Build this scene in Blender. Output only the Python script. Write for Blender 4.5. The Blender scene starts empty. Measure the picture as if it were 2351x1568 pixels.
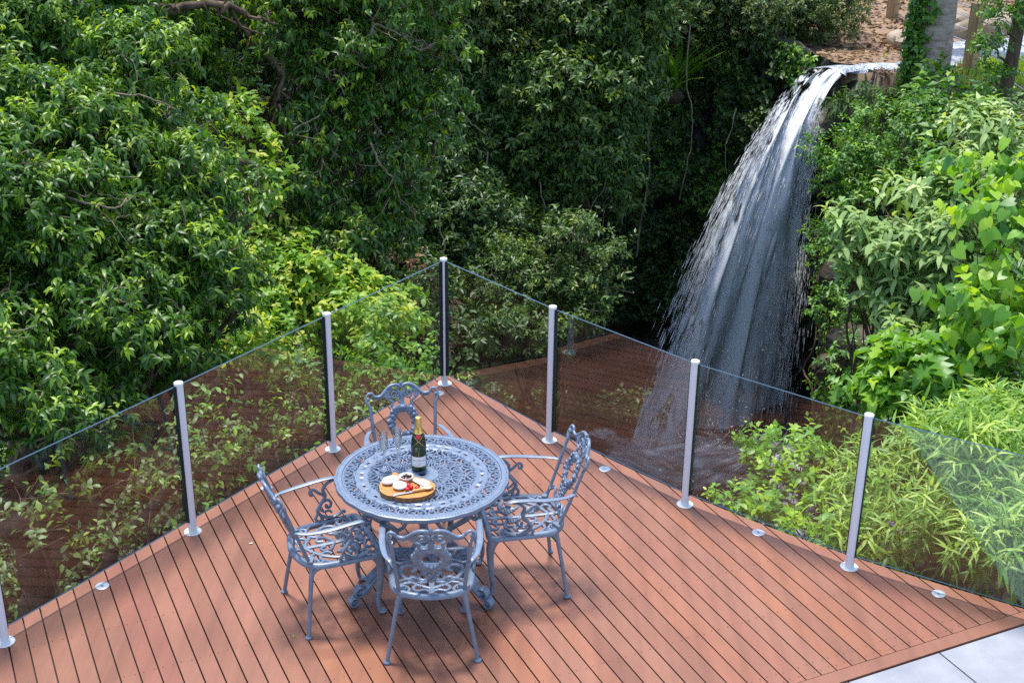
import bpy, math, random
import numpy as np
from mathutils import Vector, Matrix, noise as mnoise

random.seed(7)
RNG = np.random.default_rng(11)
R = math.radians
sc = bpy.context.scene
col = bpy.data.collections.new('place'); sc.collection.children.link(col)

# ------------------------------------------------------------------ camera
F_PX, CAM_H, PITCH, ROLL = 5031.67, 4.33867, 0.41326, 0.012947
cp, sp = math.cos(PITCH), math.sin(PITCH); cr_, sr_ = math.cos(ROLL), math.sin(ROLL)
camd = bpy.data.cameras.new('camera'); cam = bpy.data.objects.new('camera', camd); col.objects.link(cam)
fw = Vector((0, cp, -sp)); u0 = Vector((0, sp, cp)); r0 = Vector((1, 0, 0))
rt = r0*cr_ + u0*sr_; up = -r0*sr_ + u0*cr_
m = Matrix((rt, up, -fw)).transposed().to_4x4(); m.translation = (0, 0, CAM_H)
cam.matrix_world = m
camd.sensor_width = 36; camd.lens = F_PX/3840*36; camd.clip_start = .1; camd.clip_end = 500
sc.camera = cam

def ray(px, py):            # a point of the photo seen at 2351 x 1568
    X = (px-1175.5)*3840/2351/F_PX; Y = -(py-784)*3840/2351/F_PX
    x = X*cr_-Y*sr_; u = X*sr_+Y*cr_
    return np.array([x, cp+u*sp, -sp+u*cp])
def gp(px, py, z=0.0):      # where that sight line meets height z
    d = ray(px, py); return np.array([0, 0, CAM_H]) + d*(z-CAM_H)/d[2]
def at(px, py, dist):       # ... or horizontal distance dist
    d = ray(px, py); return np.array([0, 0, CAM_H]) + d*dist/math.hypot(d[0], d[1])

# ------------------------------------------------------------------ materials
def newmat(name):
    m = bpy.data.materials.new(name); m.use_nodes = True
    nt = m.node_tree; nt.nodes.clear()
    out = nt.nodes.new('ShaderNodeOutputMaterial')
    return m, nt, nt.nodes, nt.links, out
def lin(c):                 # sRGB 0-255 -> linear
    return tuple((x/255/12.92 if x/255 <= .04045 else ((x/255+.055)/1.055)**2.4) for x in c)
def P(nodes, base=(.5,.5,.5), rough=.5, metal=0, spec=.5, **kw):
    b = nodes.new('ShaderNodeBsdfPrincipled')
    b.inputs['Base Color'].default_value = (*base, 1); b.inputs['Roughness'].default_value = rough
    b.inputs['Metallic'].default_value = metal; b.inputs['Specular IOR Level'].default_value = spec
    for k, v in kw.items(): b.inputs[k.replace('_', ' ')].default_value = v
    return b
def ramp(nodes, stops, interp='LINEAR'):
    r = nodes.new('ShaderNodeValToRGB'); e = r.color_ramp.elements; r.color_ramp.interpolation = interp
    while len(e) > len(stops): e.remove(e[-1])
    while len(e) < len(stops): e.new(1)
    for i, (p, c) in enumerate(stops):
        e[i].position = p; e[i].color = (*c, 1) if len(c) == 3 else c
    return r
def noise_node(nodes, links, scale, detail=4, rough=.55, vec=None, mapscale=None, rot=None, dist=0):
    n = nodes.new('ShaderNodeTexNoise'); n.inputs['Scale'].default_value = scale
    n.inputs['Detail'].default_value = detail; n.inputs['Roughness'].default_value = rough
    n.inputs['Distortion'].default_value = dist
    if vec is None:
        tc = nodes.new('ShaderNodeTexCoord'); vec = tc.outputs['Object']
    if mapscale or rot:
        mp = nodes.new('ShaderNodeMapping')
        if mapscale: mp.inputs['Scale'].default_value = mapscale
        if rot: mp.inputs['Rotation'].default_value = rot
        links.new(vec, mp.inputs['Vector']); vec = mp.outputs['Vector']
    links.new(vec, n.inputs['Vector']); return n
def mixc(nodes, links, a, b, fac, mode='MIX'):
    n = nodes.new('ShaderNodeMix'); n.data_type = 'RGBA'; n.blend_type = mode
    for sock, v in ((n.inputs['Factor'], fac), (n.inputs['A'], a), (n.inputs['B'], b)):
        pass
    ins = [i for i in n.inputs if i.enabled]
    fa = n.inputs[0]; A = n.inputs[6]; B = n.inputs[7]
    for s, v in ((fa, fac), (A, a), (B, b)):
        if hasattr(v, 'is_output'): links.new(v, s)
        elif isinstance(v, (int, float)): s.default_value = v
        else: s.default_value = (*v, 1)
    return n.outputs[2]
def bump(nodes, links, height, strength=.3, dist=.01):
    b = nodes.new('ShaderNodeBump'); b.inputs['Strength'].default_value = strength; b.inputs['Distance'].default_value = dist
    links.new(height, b.inputs['Height']); return b.outputs['Normal']
def simple(name, base, rough=.5, metal=0, spec=.5, var=.0, vscale=8, bmp=0, **kw):
    m, nt, N, L, out = newmat(name)
    b = P(N, base, rough, metal, spec, **kw)
    if var or bmp:
        n = noise_node(N, L, vscale, 5)
        if var:
            c = mixc(N, L, tuple(x*(1-var) for x in base), tuple(min(1, x*(1+var)) for x in base), n.outputs['Fac'])
            L.new(c, b.inputs['Base Color'])
        if bmp: L.new(bump(N, L, n.outputs['Fac'], bmp, .003), b.inputs['Normal'])
    L.new(b.outputs[0], out.inputs['Surface'])
    return m

def leafmat(name, dark, mid, young, rough=.38, trans=.3, spec=.5):
    m, nt, N, L, out = newmat(name)
    a = N.new('ShaderNodeAttribute'); a.attribute_name = 'tint'
    r = ramp(N, [(0, dark), (.5, mid), (1, young)]); L.new(a.outputs['Fac'], r.inputs['Fac'])
    b = P(N, mid, rough, 0, spec); L.new(r.outputs['Color'], b.inputs['Base Color'])
    t = N.new('ShaderNodeBsdfTranslucent')
    tc = mixc(N, L, r.outputs['Color'], (1.6, 1.5, .5), 1.0, 'MULTIPLY'); L.new(tc, t.inputs['Color'])
    mx = N.new('ShaderNodeMixShader'); mx.inputs[0].default_value = trans
    L.new(b.outputs[0], mx.inputs[1]); L.new(t.outputs[0], mx.inputs[2]); L.new(mx.outputs[0], out.inputs['Surface'])
    return m

M = {}
M['leaf_ficus'] = leafmat('ficus leaf', (.026,.080,.011), (.076,.190,.015), (.36,.52,.04), .38, .40)
M['leaf_ficus_far'] = leafmat('second ficus leaf', (.026,.078,.012), (.076,.188,.015), (.38,.50,.035), .38, .38)
M['leaf_yellow'] = leafmat('yellow green leaf', (.09,.23,.02), (.24,.43,.04), (.58,.60,.09), .45, .4)
M['leaf_lush'] = leafmat('lush green leaf', (.042,.14,.014), (.12,.29,.025), (.34,.50,.05), .42, .35)
M['leaf_forest'] = leafmat('forest leaf', (.034,.076,.012), (.080,.158,.020), (.24,.32,.035), .45, .25)
M['leaf_olive'] = leafmat('olive forest leaf', (.036,.076,.018), (.085,.155,.030), (.30,.30,.05), .45, .25)
M['leaf_shade'] = leafmat('leaf darkened for shade', (.022,.054,.008), (.050,.112,.014), (.11,.20,.02), .45, .2)  # leaf tone darkened to stand in for the shade of the gully
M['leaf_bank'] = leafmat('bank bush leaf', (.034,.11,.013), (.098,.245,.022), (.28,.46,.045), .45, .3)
M['leaf_silver'] = leafmat('silvery leaf', (.10,.20,.045), (.27,.41,.12), (.55,.66,.28), .6, .3)
M['leaf_heart'] = leafmat('heart leaf', (.055,.18,.02), (.18,.38,.035), (.42,.60,.05), .4, .4)
M['leaf_bamboo'] = leafmat('bamboo grass leaf', (.08,.20,.025), (.22,.39,.05), (.50,.62,.12), .42, .4)
M['leaf_moss'] = leafmat('moss clump', (.02,.06,.008), (.05,.11,.012), (.12,.2,.02), .7, .2)

def bark(name, a, b, scale=6, mscale=(1,1,.25)):
    m, nt, N, L, out = newmat(name)
    n = noise_node(N, L, scale, 6, .65, mapscale=mscale)
    r = ramp(N, [(.35, a), (.65, b)]); L.new(n.outputs['Fac'], r.inputs['Fac'])
    p = P(N, a, .85, 0, .2); L.new(r.outputs['Color'], p.inputs['Base Color'])
    L.new(bump(N, L, n.outputs['Fac'], .7, .03), p.inputs['Normal']); L.new(p.outputs[0], out.inputs['Surface'])
    return m
M['bark'] = bark('bark', (.05,.032,.02), (.17,.12,.08))
M['twig'] = bark('pale twig', (.12,.085,.055), (.30,.24,.17), 12)
M['vine'] = bark('vine stem', (.13,.11,.07), (.36,.32,.22), 8)
M['stem'] = simple('green stem', (.10,.14,.04), .6)
M['palm_bark'] = bark('ringed grey bark', (.20,.15,.11), (.44,.36,.28), 9, (.5,.5,1.6))

# deck boards
def deck_mat():
    m, nt, N, L, out = newmat('stained decking timber')
    g = N.new('ShaderNodeNewGeometry')
    a = R(64.6)
    n1 = noise_node(N, L, 9, 6, .6, mapscale=(1, .06, 1), rot=(0, 0, -(math.pi/2-a)+math.pi))
    n2 = noise_node(N, L, 1.4, 4, .6)
    n3 = noise_node(N, L, 300, 2, .5)
    isl = ramp(N, [(0, (.205,.081,.046)), (.25, (.236,.097,.055)), (.5, (.262,.113,.066)), (.70, (.244,.097,.058)), (.88, (.285,.112,.056)), (.965, (.225,.082,.052)), (1, (.215,.072,.052))])
    L.new(g.outputs['Random Per Island'], isl.inputs['Fac'])
    gr = ramp(N, [(.3, (.82,.80,.80)), (.7, (1.16,1.16,1.16))]); L.new(n1.outputs['Fac'], gr.inputs['Fac'])
    c = mixc(N, L, isl.outputs['Color'], gr.outputs['Color'], 1, 'MULTIPLY')
    st = ramp(N, [(.32, (.89,.86,.86)), (.6, (1.05,1.05,1.05))]); L.new(n2.outputs['Fac'], st.inputs['Fac'])
    c = mixc(N, L, c, st.outputs['Color'], 1, 'MULTIPLY')
    dn = noise_node(N, L, 2.6, 3, .6); dm = N.new('ShaderNodeMath'); dm.operation = 'MULTIPLY'
    dr = ramp(N, [(.52, (0,0,0)), (.72, (1,1,1))]); L.new(dn.outputs['Fac'], dr.inputs['Fac'])
    sr = ramp(N, [(.60, (0,0,0)), (.68, (1,1,1))]); L.new(n3.outputs['Fac'], sr.inputs['Fac'])
    L.new(dr.outputs['Color'], dm.inputs[0]); L.new(sr.outputs['Color'], dm.inputs[1])
    dm2 = N.new('ShaderNodeMath'); dm2.operation = 'MULTIPLY'; L.new(dm.outputs[0], dm2.inputs[0]); dm2.inputs[1].default_value = .22
    c = mixc(N, L, c, (.62,.50,.46), dm2.outputs[0])
    b = P(N, (.3,.13,.09), .5, 0, .38); L.new(c, b.inputs['Base Color'])
    rr = N.new('ShaderNodeMapRange'); L.new(n2.outputs['Fac'], rr.inputs[0]); rr.inputs[3].default_value = .40; rr.inputs[4].default_value = .62
    L.new(rr.outputs[0], b.inputs['Roughness'])
    L.new(bump(N, L, n1.outputs['Fac'], .15, .002), b.inputs['Normal']); L.new(b.outputs[0], out.inputs['Surface'])
    return m
M['deck'] = deck_mat()
M['screw'] = simple('screw hole', (.13,.048,.032), .6)
M['deck_frame_shade'] = simple('shade dark frame timber', (.03,.018,.013), .8)
M['deck_end'] = simple('sunbleached board end', (.42,.27,.22), .7, var=.2, vscale=20)

def paver_mat():
    m, nt, N, L, out = newmat('pale paver')
    g = N.new('ShaderNodeNewGeometry')
    n = noise_node(N, L, 5, 6, .6); n2 = noise_node(N, L, 160, 2, .5)
    r = ramp(N, [(.3, (.235,.24,.262)), (.7, (.32,.325,.35))]); L.new(n.outputs['Fac'], r.inputs['Fac'])
    isl = ramp(N, [(0, (.95,.95,.96)), (1, (1.05,1.05,1.04))]); L.new(g.outputs['Random Per Island'], isl.inputs['Fac'])
    c = mixc(N, L, r.outputs['Color'], isl.outputs['Color'], 1, 'MULTIPLY')
    b = P(N, (.5,.5,.54), .6); L.new(c, b.inputs['Base Color'])
    L.new(bump(N, L, n2.outputs['Fac'], .15, .002), b.inputs['Normal']); L.new(b.outputs[0], out.inputs['Surface']); return m
M['paver'] = paver_mat()
M['grout'] = simple('sandy grout', (.34,.29,.23), .9)

def glass_mat(name, tint=(.98,.992,.988)):
    m, nt, N, L, out = newmat(name)
    g = N.new('ShaderNodeNewGeometry')
    ior = N.new('ShaderNodeMapRange'); L.new(g.outputs['Backfacing'], ior.inputs[0]); ior.inputs[3].default_value = 1.60; ior.inputs[4].default_value = 1/1.60
    fr = N.new('ShaderNodeFresnel'); L.new(ior.outputs[0], fr.inputs['IOR'])
    t = N.new('ShaderNodeBsdfTransparent'); t.inputs['Color'].default_value = (*tint, 1)
    gl = N.new('ShaderNodeBsdfGlossy'); gl.inputs['Roughness'].default_value = 0.0; gl.inputs['Color'].default_value = (1, 1, 1, 1)
    mx = N.new('ShaderNodeMixShader'); L.new(fr.outputs[0], mx.inputs[0]); L.new(t.outputs[0], mx.inputs[1]); L.new(gl.outputs[0], mx.inputs[2])
    L.new(mx.outputs[0], out.inputs['Surface']); return m
M['pane'] = glass_mat('clear toughened glass')
M['pane_edge'] = simple('polished glass edge', (.02,.05,.07), .12, spec=.6)
M['alu'] = simple('silver anodised aluminium', (.70,.71,.75), .35, .0, var=.05, vscale=30)
M['cap'] = simple('bright post cap', (.75,.75,.75), .4, .0)
M['gasket'] = simple('black rubber gasket', (.012,.012,.016), .45)
M['flange'] = simple('pale steel flange', (.72,.72,.68), .35, .3)
M['steel'] = simple('brushed steel', (.50,.52,.54), .4, .5)
M['lens'] = simple('frosted lamp lens', (.16,.19,.20), .2)

def cast_mat():
    m, nt, N, L, out = newmat('blue grey painted cast aluminium')
    n = noise_node(N, L, 25, 5, .6)
    r = ramp(N, [(.3, (.128,.165,.228)), (.7, (.185,.228,.300))]); L.new(n.outputs['Fac'], r.inputs['Fac'])
    b = P(N, (.25,.3,.4), .38, .1, .65); L.new(r.outputs['Color'], b.inputs['Base Color'])
    L.new(bump(N, L, n.outputs['Fac'], .12, .002), b.inputs['Normal']); L.new(b.outputs[0], out.inputs['Surface']); return m
M['cast'] = cast_mat()
M['hole'] = simple('socket hole shade', (.015,.015,.02), .5)

def rock_mat(name, cols, scale, mossy=.0, wet=.35, gloss=.6):
    m, nt, N, L, out = newmat(name)
    n = noise_node(N, L, scale, 8, .65); n2 = noise_node(N, L, scale*.35, 4, .6); n3 = noise_node(N, L, scale*2.2, 5, .6)
    r = ramp(N, [(.3, cols[0]), (.5, cols[1]), (.72, cols[2])]); L.new(n.outputs['Fac'], r.inputs['Fac'])
    c = r.outputs['Color']
    if mossy:
        mr = ramp(N, [(.5-.12, (0,0,0)), (.5+.08, (mossy,)*3)]); L.new(n2.outputs['Fac'], mr.inputs['Fac'])
        c = mixc(N, L, c, (.022,.035,.006), mr.outputs['Color'])
    b = P(N, cols[1], gloss, 0, .5); L.new(c, b.inputs['Base Color'])
    L.new(bump(N, L, n3.outputs['Fac'], .8, .08), b.inputs['Normal']); L.new(b.outputs[0], out.inputs['Surface']); return m
M['cliff'] = rock_mat('wet mossy basalt', [(.007,.007,.007), (.022,.021,.018), (.075,.066,.048)], 1.6, .8, gloss=.5)
M['bankrock'] = rock_mat('tan bank rock', [(.16,.10,.06), (.34,.25,.17), (.55,.46,.36)], 1.8)

def ground_mat():
    m, nt, N, L, out = newmat('shade dark earth and leaf litter')
    a = N.new('ShaderNodeAttribute'); a.attribute_name = 'litter'
    n = noise_node(N, L, 5, 8, .7); n2 = noise_node(N, L, .8, 4, .6)
    shade_soil = ramp(N, [(.3, (.004,.004,.002)), (.7, (.020,.015,.008))]); L.new(n.outputs['Fac'], shade_soil.inputs['Fac'])  # earth colour darkened in place of the tree shade over the gully
    lit = ramp(N, [(.25, (.09,.055,.035)), (.5, (.27,.18,.12)), (.75, (.50,.41,.31))]); L.new(n.outputs['Fac'], lit.inputs['Fac'])
    pr = ramp(N, [(.40, (0,0,0)), (.55, (1,1,1))]); L.new(n2.outputs['Fac'], pr.inputs['Fac'])
    lit2 = mixc(N, L, lit.outputs['Color'], (.30,.20,.13), pr.outputs['Color'])
    c = mixc(N, L, shade_soil.outputs['Color'], lit2, a.outputs['Fac'])
    b = P(N, (.1,.06,.03), .9, 0, .15); L.new(c, b.inputs['Base Color'])
    L.new(bump(N, L, n.outputs['Fac'], .8, .06), b.inputs['Normal']); L.new(b.outputs[0], out.inputs['Surface']); return m
M['ground'] = ground_mat()

def water_mat(name, foam_lo, foam_hi, scale, base=(.05,.06,.07), dist=1.5):
    m, nt, N, L, out = newmat(name)
    n = noise_node(N, L, scale, 8, .65, dist=dist)
    r = ramp(N, [(foam_lo, (0,0,0)), (foam_hi, (1,1,1))]); L.new(n.outputs['Fac'], r.inputs['Fac'])
    c = mixc(N, L, base, (.72,.75,.80), r.outputs['Color'])
    b = P(N, base, .12, 0, .5); L.new(c, b.inputs['Base Color'])
    L.new(bump(N, L, n.outputs['Fac'], .6, .05), b.inputs['Normal']); L.new(b.outputs[0], out.inputs['Surface']); return m
M['stream'] = water_mat('rippled stream water', .38, .66, 2.6, (.16,.19,.24))
M['rapid'] = water_mat('white rapids', .38, .60, 9, (.20,.23,.28))
M['pool'] = water_mat('foaming pool water', .50, .74, 2.2, (.012,.014,.016), .4)

def cloud_normal(N, L):
    """a cloud of drops scatters the same whichever way the sheet of it faces: one fixed facing for the whole fall"""
    v = N.new('ShaderNodeCombineXYZ'); v.inputs[0].default_value = -.05; v.inputs[1].default_value = -.55; v.inputs[2].default_value = .83; return v.outputs[0]
def fall_mat():
    m, nt, N, L, out = newmat('falling white water')
    a = N.new('ShaderNodeAttribute'); a.attribute_name = 'flow'
    n = noise_node(N, L, 1, 2.5, .5, vec=a.outputs['Vector'], mapscale=(15, 13, 1), dist=.5)
    n2 = noise_node(N, L, 1, 3, .5, vec=a.outputs['Vector'], mapscale=(4.5, 5.5, 1), dist=.3)
    th = N.new('ShaderNodeAttribute'); th.attribute_name = 'thin'
    ad = N.new('ShaderNodeMath'); ad.operation = 'ADD'; L.new(n.outputs['Fac'], ad.inputs[0])
    m2 = N.new('ShaderNodeMath'); m2.operation = 'MULTIPLY'; L.new(n2.outputs['Fac'], m2.inputs[0]); m2.inputs[1].default_value = .6
    L.new(m2.outputs[0], ad.inputs[1])
    su = N.new('ShaderNodeMath'); su.operation = 'SUBTRACT'; L.new(ad.outputs[0], su.inputs[0]); L.new(th.outputs['Fac'], su.inputs[1])
    r = ramp(N, [(.46, (0,0,0)), (.53, (.16,.16,.16)), (.60, (.90,.90,.90))]); L.new(su.outputs[0], r.inputs['Fac'])
    bn = cloud_normal(N, L)
    d = N.new('ShaderNodeBsdfDiffuse'); d.inputs['Color'].default_value = (.93,.95,.97,1); L.new(bn, d.inputs['Normal'])
    t = N.new('ShaderNodeBsdfTranslucent'); t.inputs['Color'].default_value = (.93,.95,.97,1); L.new(bn, t.inputs['Normal'])
    mt = N.new('ShaderNodeMixShader'); mt.inputs[0].default_value = .15; L.new(d.outputs[0], mt.inputs[1]); L.new(t.outputs[0], mt.inputs[2])
    tr = N.new('ShaderNodeBsdfTransparent'); mx = N.new('ShaderNodeMixShader')
    L.new(r.outputs['Color'], mx.inputs[0]); L.new(tr.outputs[0], mx.inputs[1]); L.new(mt.outputs[0], mx.inputs[2])
    L.new(mx.outputs[0], out.inputs['Surface']); return m
M['fall'] = fall_mat()
def spray_mat(name, alpha):
    m, nt, N, L, out = newmat(name)
    d = N.new('ShaderNodeBsdfDiffuse'); d.inputs['Color'].default_value = (.90,.92,.95,1)
    t = N.new('ShaderNodeBsdfTranslucent'); t.inputs['Color'].default_value = (.90,.92,.95,1)
    mt = N.new('ShaderNodeMixShader'); mt.inputs[0].default_value = .5; L.new(d.outputs[0], mt.inputs[1]); L.new(t.outputs[0], mt.inputs[2])
    cn = cloud_normal(N, L); L.new(cn, d.inputs['Normal']); L.new(cn, t.inputs['Normal']); mt.inputs[0].default_value = .15
    tr = N.new('ShaderNodeBsdfTransparent'); mx = N.new('ShaderNodeMixShader'); mx.inputs[0].default_value = alpha
    L.new(tr.outputs[0], mx.inputs[1]); L.new(mt.outputs[0], mx.inputs[2]); L.new(mx.outputs[0], out.inputs['Surface']); return m
M['spray'] = spray_mat('water drops in the air', .42)

def mist_mat():
    m, nt, N, L, out = newmat('drifting mist')
    a = N.new('ShaderNodeAttribute'); a.attribute_name = 'flow'; th = N.new('ShaderNodeAttribute'); th.attribute_name = 'thin'
    n = noise_node(N, L, 2.6, 5, .55, vec=a.outputs['Vector'], dist=.8); r = ramp(N, [(.30, (0,0,0)), (.58, (1,1,1))]); L.new(n.outputs['Fac'], r.inputs['Fac'])
    e = ramp(N, [(0, (0,0,0)), (.5, (.9,.9,.9))]); e.color_ramp.interpolation = 'EASE'; L.new(th.outputs['Fac'], e.inputs['Fac'])
    ml = N.new('ShaderNodeMath'); ml.operation = 'MULTIPLY'; L.new(r.outputs['Color'], ml.inputs[0]); L.new(e.outputs['Color'], ml.inputs[1])
    d = N.new('ShaderNodeBsdfDiffuse'); d.inputs['Color'].default_value = (.93,.95,.97,1); L.new(cloud_normal(N, L), d.inputs['Normal'])
    tr = N.new('ShaderNodeBsdfTransparent'); mx = N.new('ShaderNodeMixShader'); L.new(ml.outputs[0], mx.inputs[0]); L.new(tr.outputs[0], mx.inputs[1]); L.new(d.outputs[0], mx.inputs[2])
    L.new(mx.outputs[0], out.inputs['Surface']); return m
M['mist'] = mist_mat()

def wood_mat(name, a, b, scale, mscale=(1,8,8), rough=.5):
    m, nt, N, L, out = newmat(name)
    n = noise_node(N, L, scale, 5, .6, mapscale=mscale)
    r = ramp(N, [(.3, a), (.7, b)]); L.new(n.outputs['Fac'], r.inputs['Fac'])
    p = P(N, a, rough); L.new(r.outputs['Color'], p.inputs['Base Color']); L.new(p.outputs[0], out.inputs['Surface']); return m
M['board_top'] = wood_mat('oiled olive wood', (.40,.14,.03), (.62,.28,.07), 12)
M['board_bark'] = wood_mat('board edge bark', (.10,.035,.012), (.38,.16,.05), 30, (8,8,1), .7)
M['handle'] = wood_mat('knife handle wood', (.55,.27,.07), (.72,.42,.14), 20)
M['postwood'] = wood_mat('weathered sleeper timber', (.24,.145,.06), (.50,.34,.17), 5, (4,4,.5), .8)
M['cheese'] = simple('white cheese rind', (.82,.80,.76), .6, bmp=.2, vscale=60)
M['cracker'] = simple('pale cracker', (.80,.73,.60), .7, var=.08, vscale=60)
M['china'] = simple('white china', (.82,.82,.83), .15)
M['tomato'] = simple('red tomato', (.62,.018,.010), .15)
M['olive'] = simple('dark olive', (.055,.008,.014), .18, var=.5, vscale=90)
M['blade'] = simple('knife blade', (.75,.76,.78), .15, .9)
M['foil'] = simple('gold foil', (.78,.50,.14), .32, .75, bmp=.4, vscale=120)
M['bottle'] = simple('dark green glass', (.008,.03,.008), .06, 0, .7)
M['paper'] = simple('cream label paper', (.80,.77,.78), .5)
M['ink'] = simple('black ink', (.02,.018,.018), .5)
M['pinkink'] = simple('pink ink', (.62,.28,.25), .5)
M['ribbon'] = simple('black ribbon', (.012,.012,.018), .35)
M['seal'] = simple('red wax seal', (.62,.01,.03), .3)
def flute_mat():
    m, nt, N, L, out = newmat('cut crystal')
    g = P(N, (1,1,1), .02, 0, .5); g.inputs['Transmission Weight'].default_value = 1; g.inputs['IOR'].default_value = 1.5
    v = N.new('ShaderNodeTexVoronoi'); v.inputs['Scale'].default_value = 110
    tc = N.new('ShaderNodeTexCoord'); L.new(tc.outputs['Object'], v.inputs['Vector'])
    L.new(bump(N, L, v.outputs['Distance'], .35, .003), g.inputs['Normal'])
    tr = N.new('ShaderNodeBsdfTransparent'); tr.inputs['Color'].default_value = (.97,.98,.99,1); mx = N.new('ShaderNodeMixShader'); mx.inputs[0].default_value = .5
    L.new(tr.outputs[0], mx.inputs[1]); L.new(g.outputs[0], mx.inputs[2])
    L.new(mx.outputs[0], out.inputs['Surface']); return m
M['crystal'] = flute_mat()
M['wire'] = simple('galvanised wire', (.45,.46,.47), .4, .7)
M['rust'] = simple('rusty bracket', (.22,.06,.025), .8)
M['purple'] = simple('purple petals', (.30,.14,.55), .6)
M['mulch'] = simple('dry brown leaf', (.30,.14,.06), .8)

# ------------------------------------------------------------------ mesh building
class MB:
    def __init__(s): s.v = []; s.f = []; s.n = 0; s.mi = []
    def add(s, v, f, mi=0):
        v = np.asarray(v, float).reshape(-1, 3); s.v.append(v)
        for q in f: s.f.append(tuple(int(i)+s.n for i in q)); s.mi.append(mi)
        s.n += len(v)
    def box(s, c, size, rz=0, mi=0, top=1.0):
        x, y, z = (q/2 for q in size); ca, sa = math.cos(rz), math.sin(rz)
        vv = []
        for sz in (-1, 1):
            k = top if sz > 0 else 1
            for sx, sy in ((-1,-1),(1,-1),(1,1),(-1,1)):
                a, b = sx*x*k, sy*y*k; vv.append((c[0]+a*ca-b*sa, c[1]+a*sa+b*ca, c[2]+sz*z))
        s.add(vv, [(3,2,1,0),(4,5,6,7),(0,1,5,4),(1,2,6,5),(2,3,7,6),(3,0,4,7)], mi)
    def tube(s, pts, rad, n=8, mi=0, flat=None, caps=True, upv=None):
        pts = np.asarray(pts, float); k = len(pts)
        rad = np.broadcast_to(np.asarray(rad, float), (k,))
        T = np.gradient(pts, axis=0); T /= np.linalg.norm(T, axis=1)[:, None]+1e-12
        U = np.array(upv if upv is not None else (0, 0, 1.0))
        if abs(T[0] @ U) > .95 and upv is None: U = np.array([1.0, 0, 0])
        Xp = None; vv = []
        for i in range(k):
            X = np.cross(T[i], U) if Xp is None or upv is not None else Xp - T[i]*(Xp @ T[i])
            if np.linalg.norm(X) < 1e-6: X = Xp if Xp is not None else np.cross(T[i], (.3, .9, .2))
            X = X/np.linalg.norm(X); Xp = X; Z = np.cross(X, T[i])
            for j in range(n):
                a = 2*math.pi*(j+.5)/n; kx, kz = (flat if flat else (1, 1))
                vv.append(pts[i]+rad[i]*(math.cos(a)*X*kx+math.sin(a)*Z*kz))
        ff = [(i*n+j, i*n+(j+1) % n, (i+1)*n+(j+1) % n, (i+1)*n+j) for i in range(k-1) for j in range(n)]
        if caps: ff += [tuple(range(n-1, -1, -1)), tuple((k-1)*n+j for j in range(n))]
        s.add(vv, ff, mi)
    def lathe(s, prof, c=(0,0,0), n=24, mi=0, axis=None):
        prof = list(prof); vv = []; k = len(prof)
        for r, z in prof:
            for j in range(n):
                a = 2*math.pi*j/n; vv.append((r*math.cos(a), r*math.sin(a), z))
        vv = np.array(vv)
        if axis is not None:
            q = Vector((0,0,1)).rotation_difference(Vector(axis)).to_matrix(); vv = vv @ np.array(q).T
        vv = vv + np.array(c)
        ff = [(i*n+j, i*n+(j+1) % n, (i+1)*n+(j+1) % n, (i+1)*n+j) for i in range(k-1) for j in range(n)]
        if prof[0][0] > 1e-6: ff.append(tuple(range(n-1, -1, -1)))
        if prof[-1][0] > 1e-6: ff.append(tuple((k-1)*n+j for j in range(n)))
        s.add(vv, ff, mi)
    def ball(s, c, r, n=10, mi=0, sc=(1,1,1), rot=None):
        k = max(4, n//2+1); vv = []
        for i in range(k+1):
            t = math.pi*i/k
            for j in range(n):
                a = 2*math.pi*j/n; vv.append((r*sc[0]*math.sin(t)*math.cos(a), r*sc[1]*math.sin(t)*math.sin(a), -r*sc[2]*math.cos(t)))
        vv = np.array(vv)
        if rot is not None: vv = vv @ np.array(rot).T
        ff = [(i*n+j, i*n+(j+1) % n, (i+1)*n+(j+1) % n, (i+1)*n+j) for i in range(k) for j in range(n)]
        s.add(vv+np.array(c), ff, mi)
    def ribbon(s, pts, w, z, th, frame=None, closed=False, mi=0, crown=.25):
        """flat cast strip following 2-D points; frame maps (x, y, z) to space"""
        p = np.asarray(pts, float); k = len(p)
        w = np.broadcast_to(np.asarray(w, float), (k,))/2
        if closed: T = np.roll(p, -1, 0)-np.roll(p, 1, 0)
        else: T = np.gradient(p, axis=0)
        T /= np.linalg.norm(T, axis=1)[:, None]+1e-12; Nn = np.stack([-T[:, 1], T[:, 0]], 1)
        z = z + RNG.uniform(-.0006, .0006)
        prof = [(-1, -th), (-1, -th*.25), (-.45, th*crown*.8), (.45, th*crown), (1, -th*.25), (1, -th)]
        vv = []
        for i in range(k):
            for a, b in prof:
                q = p[i]+Nn[i]*w[i]*a; vv.append((q[0], q[1], z+b))
        n = len(prof); vv = np.array(vv)
        if frame is not None: vv = frame(vv)
        e = k if closed else k-1
        ff = [(i*n+(j+1) % n, i*n+j, ((i+1) % k)*n+j, ((i+1) % k)*n+(j+1) % n) for i in range(e) for j in range(n)]
        if not closed: ff += [tuple(range(n)), tuple((k-1)*n+j for j in range(n-1, -1, -1))]
        s.add(vv, ff, mi)
    def prism(s, poly, z0, z1, mi=0, mside=None):
        k = len(poly); vv = [(x, y, z0) for x, y in poly]+[(x, y, z1) for x, y in poly]
        s.add(vv, [tuple(range(k-1, -1, -1)), tuple(range(k, 2*k))], mi)
        base = s.n-2*k
        for i in range(k):
            s.f.append((base+i, base+(i+1) % k, base+k+(i+1) % k, base+k+i)); s.mi.append(mi if mside is None else mside)
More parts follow.
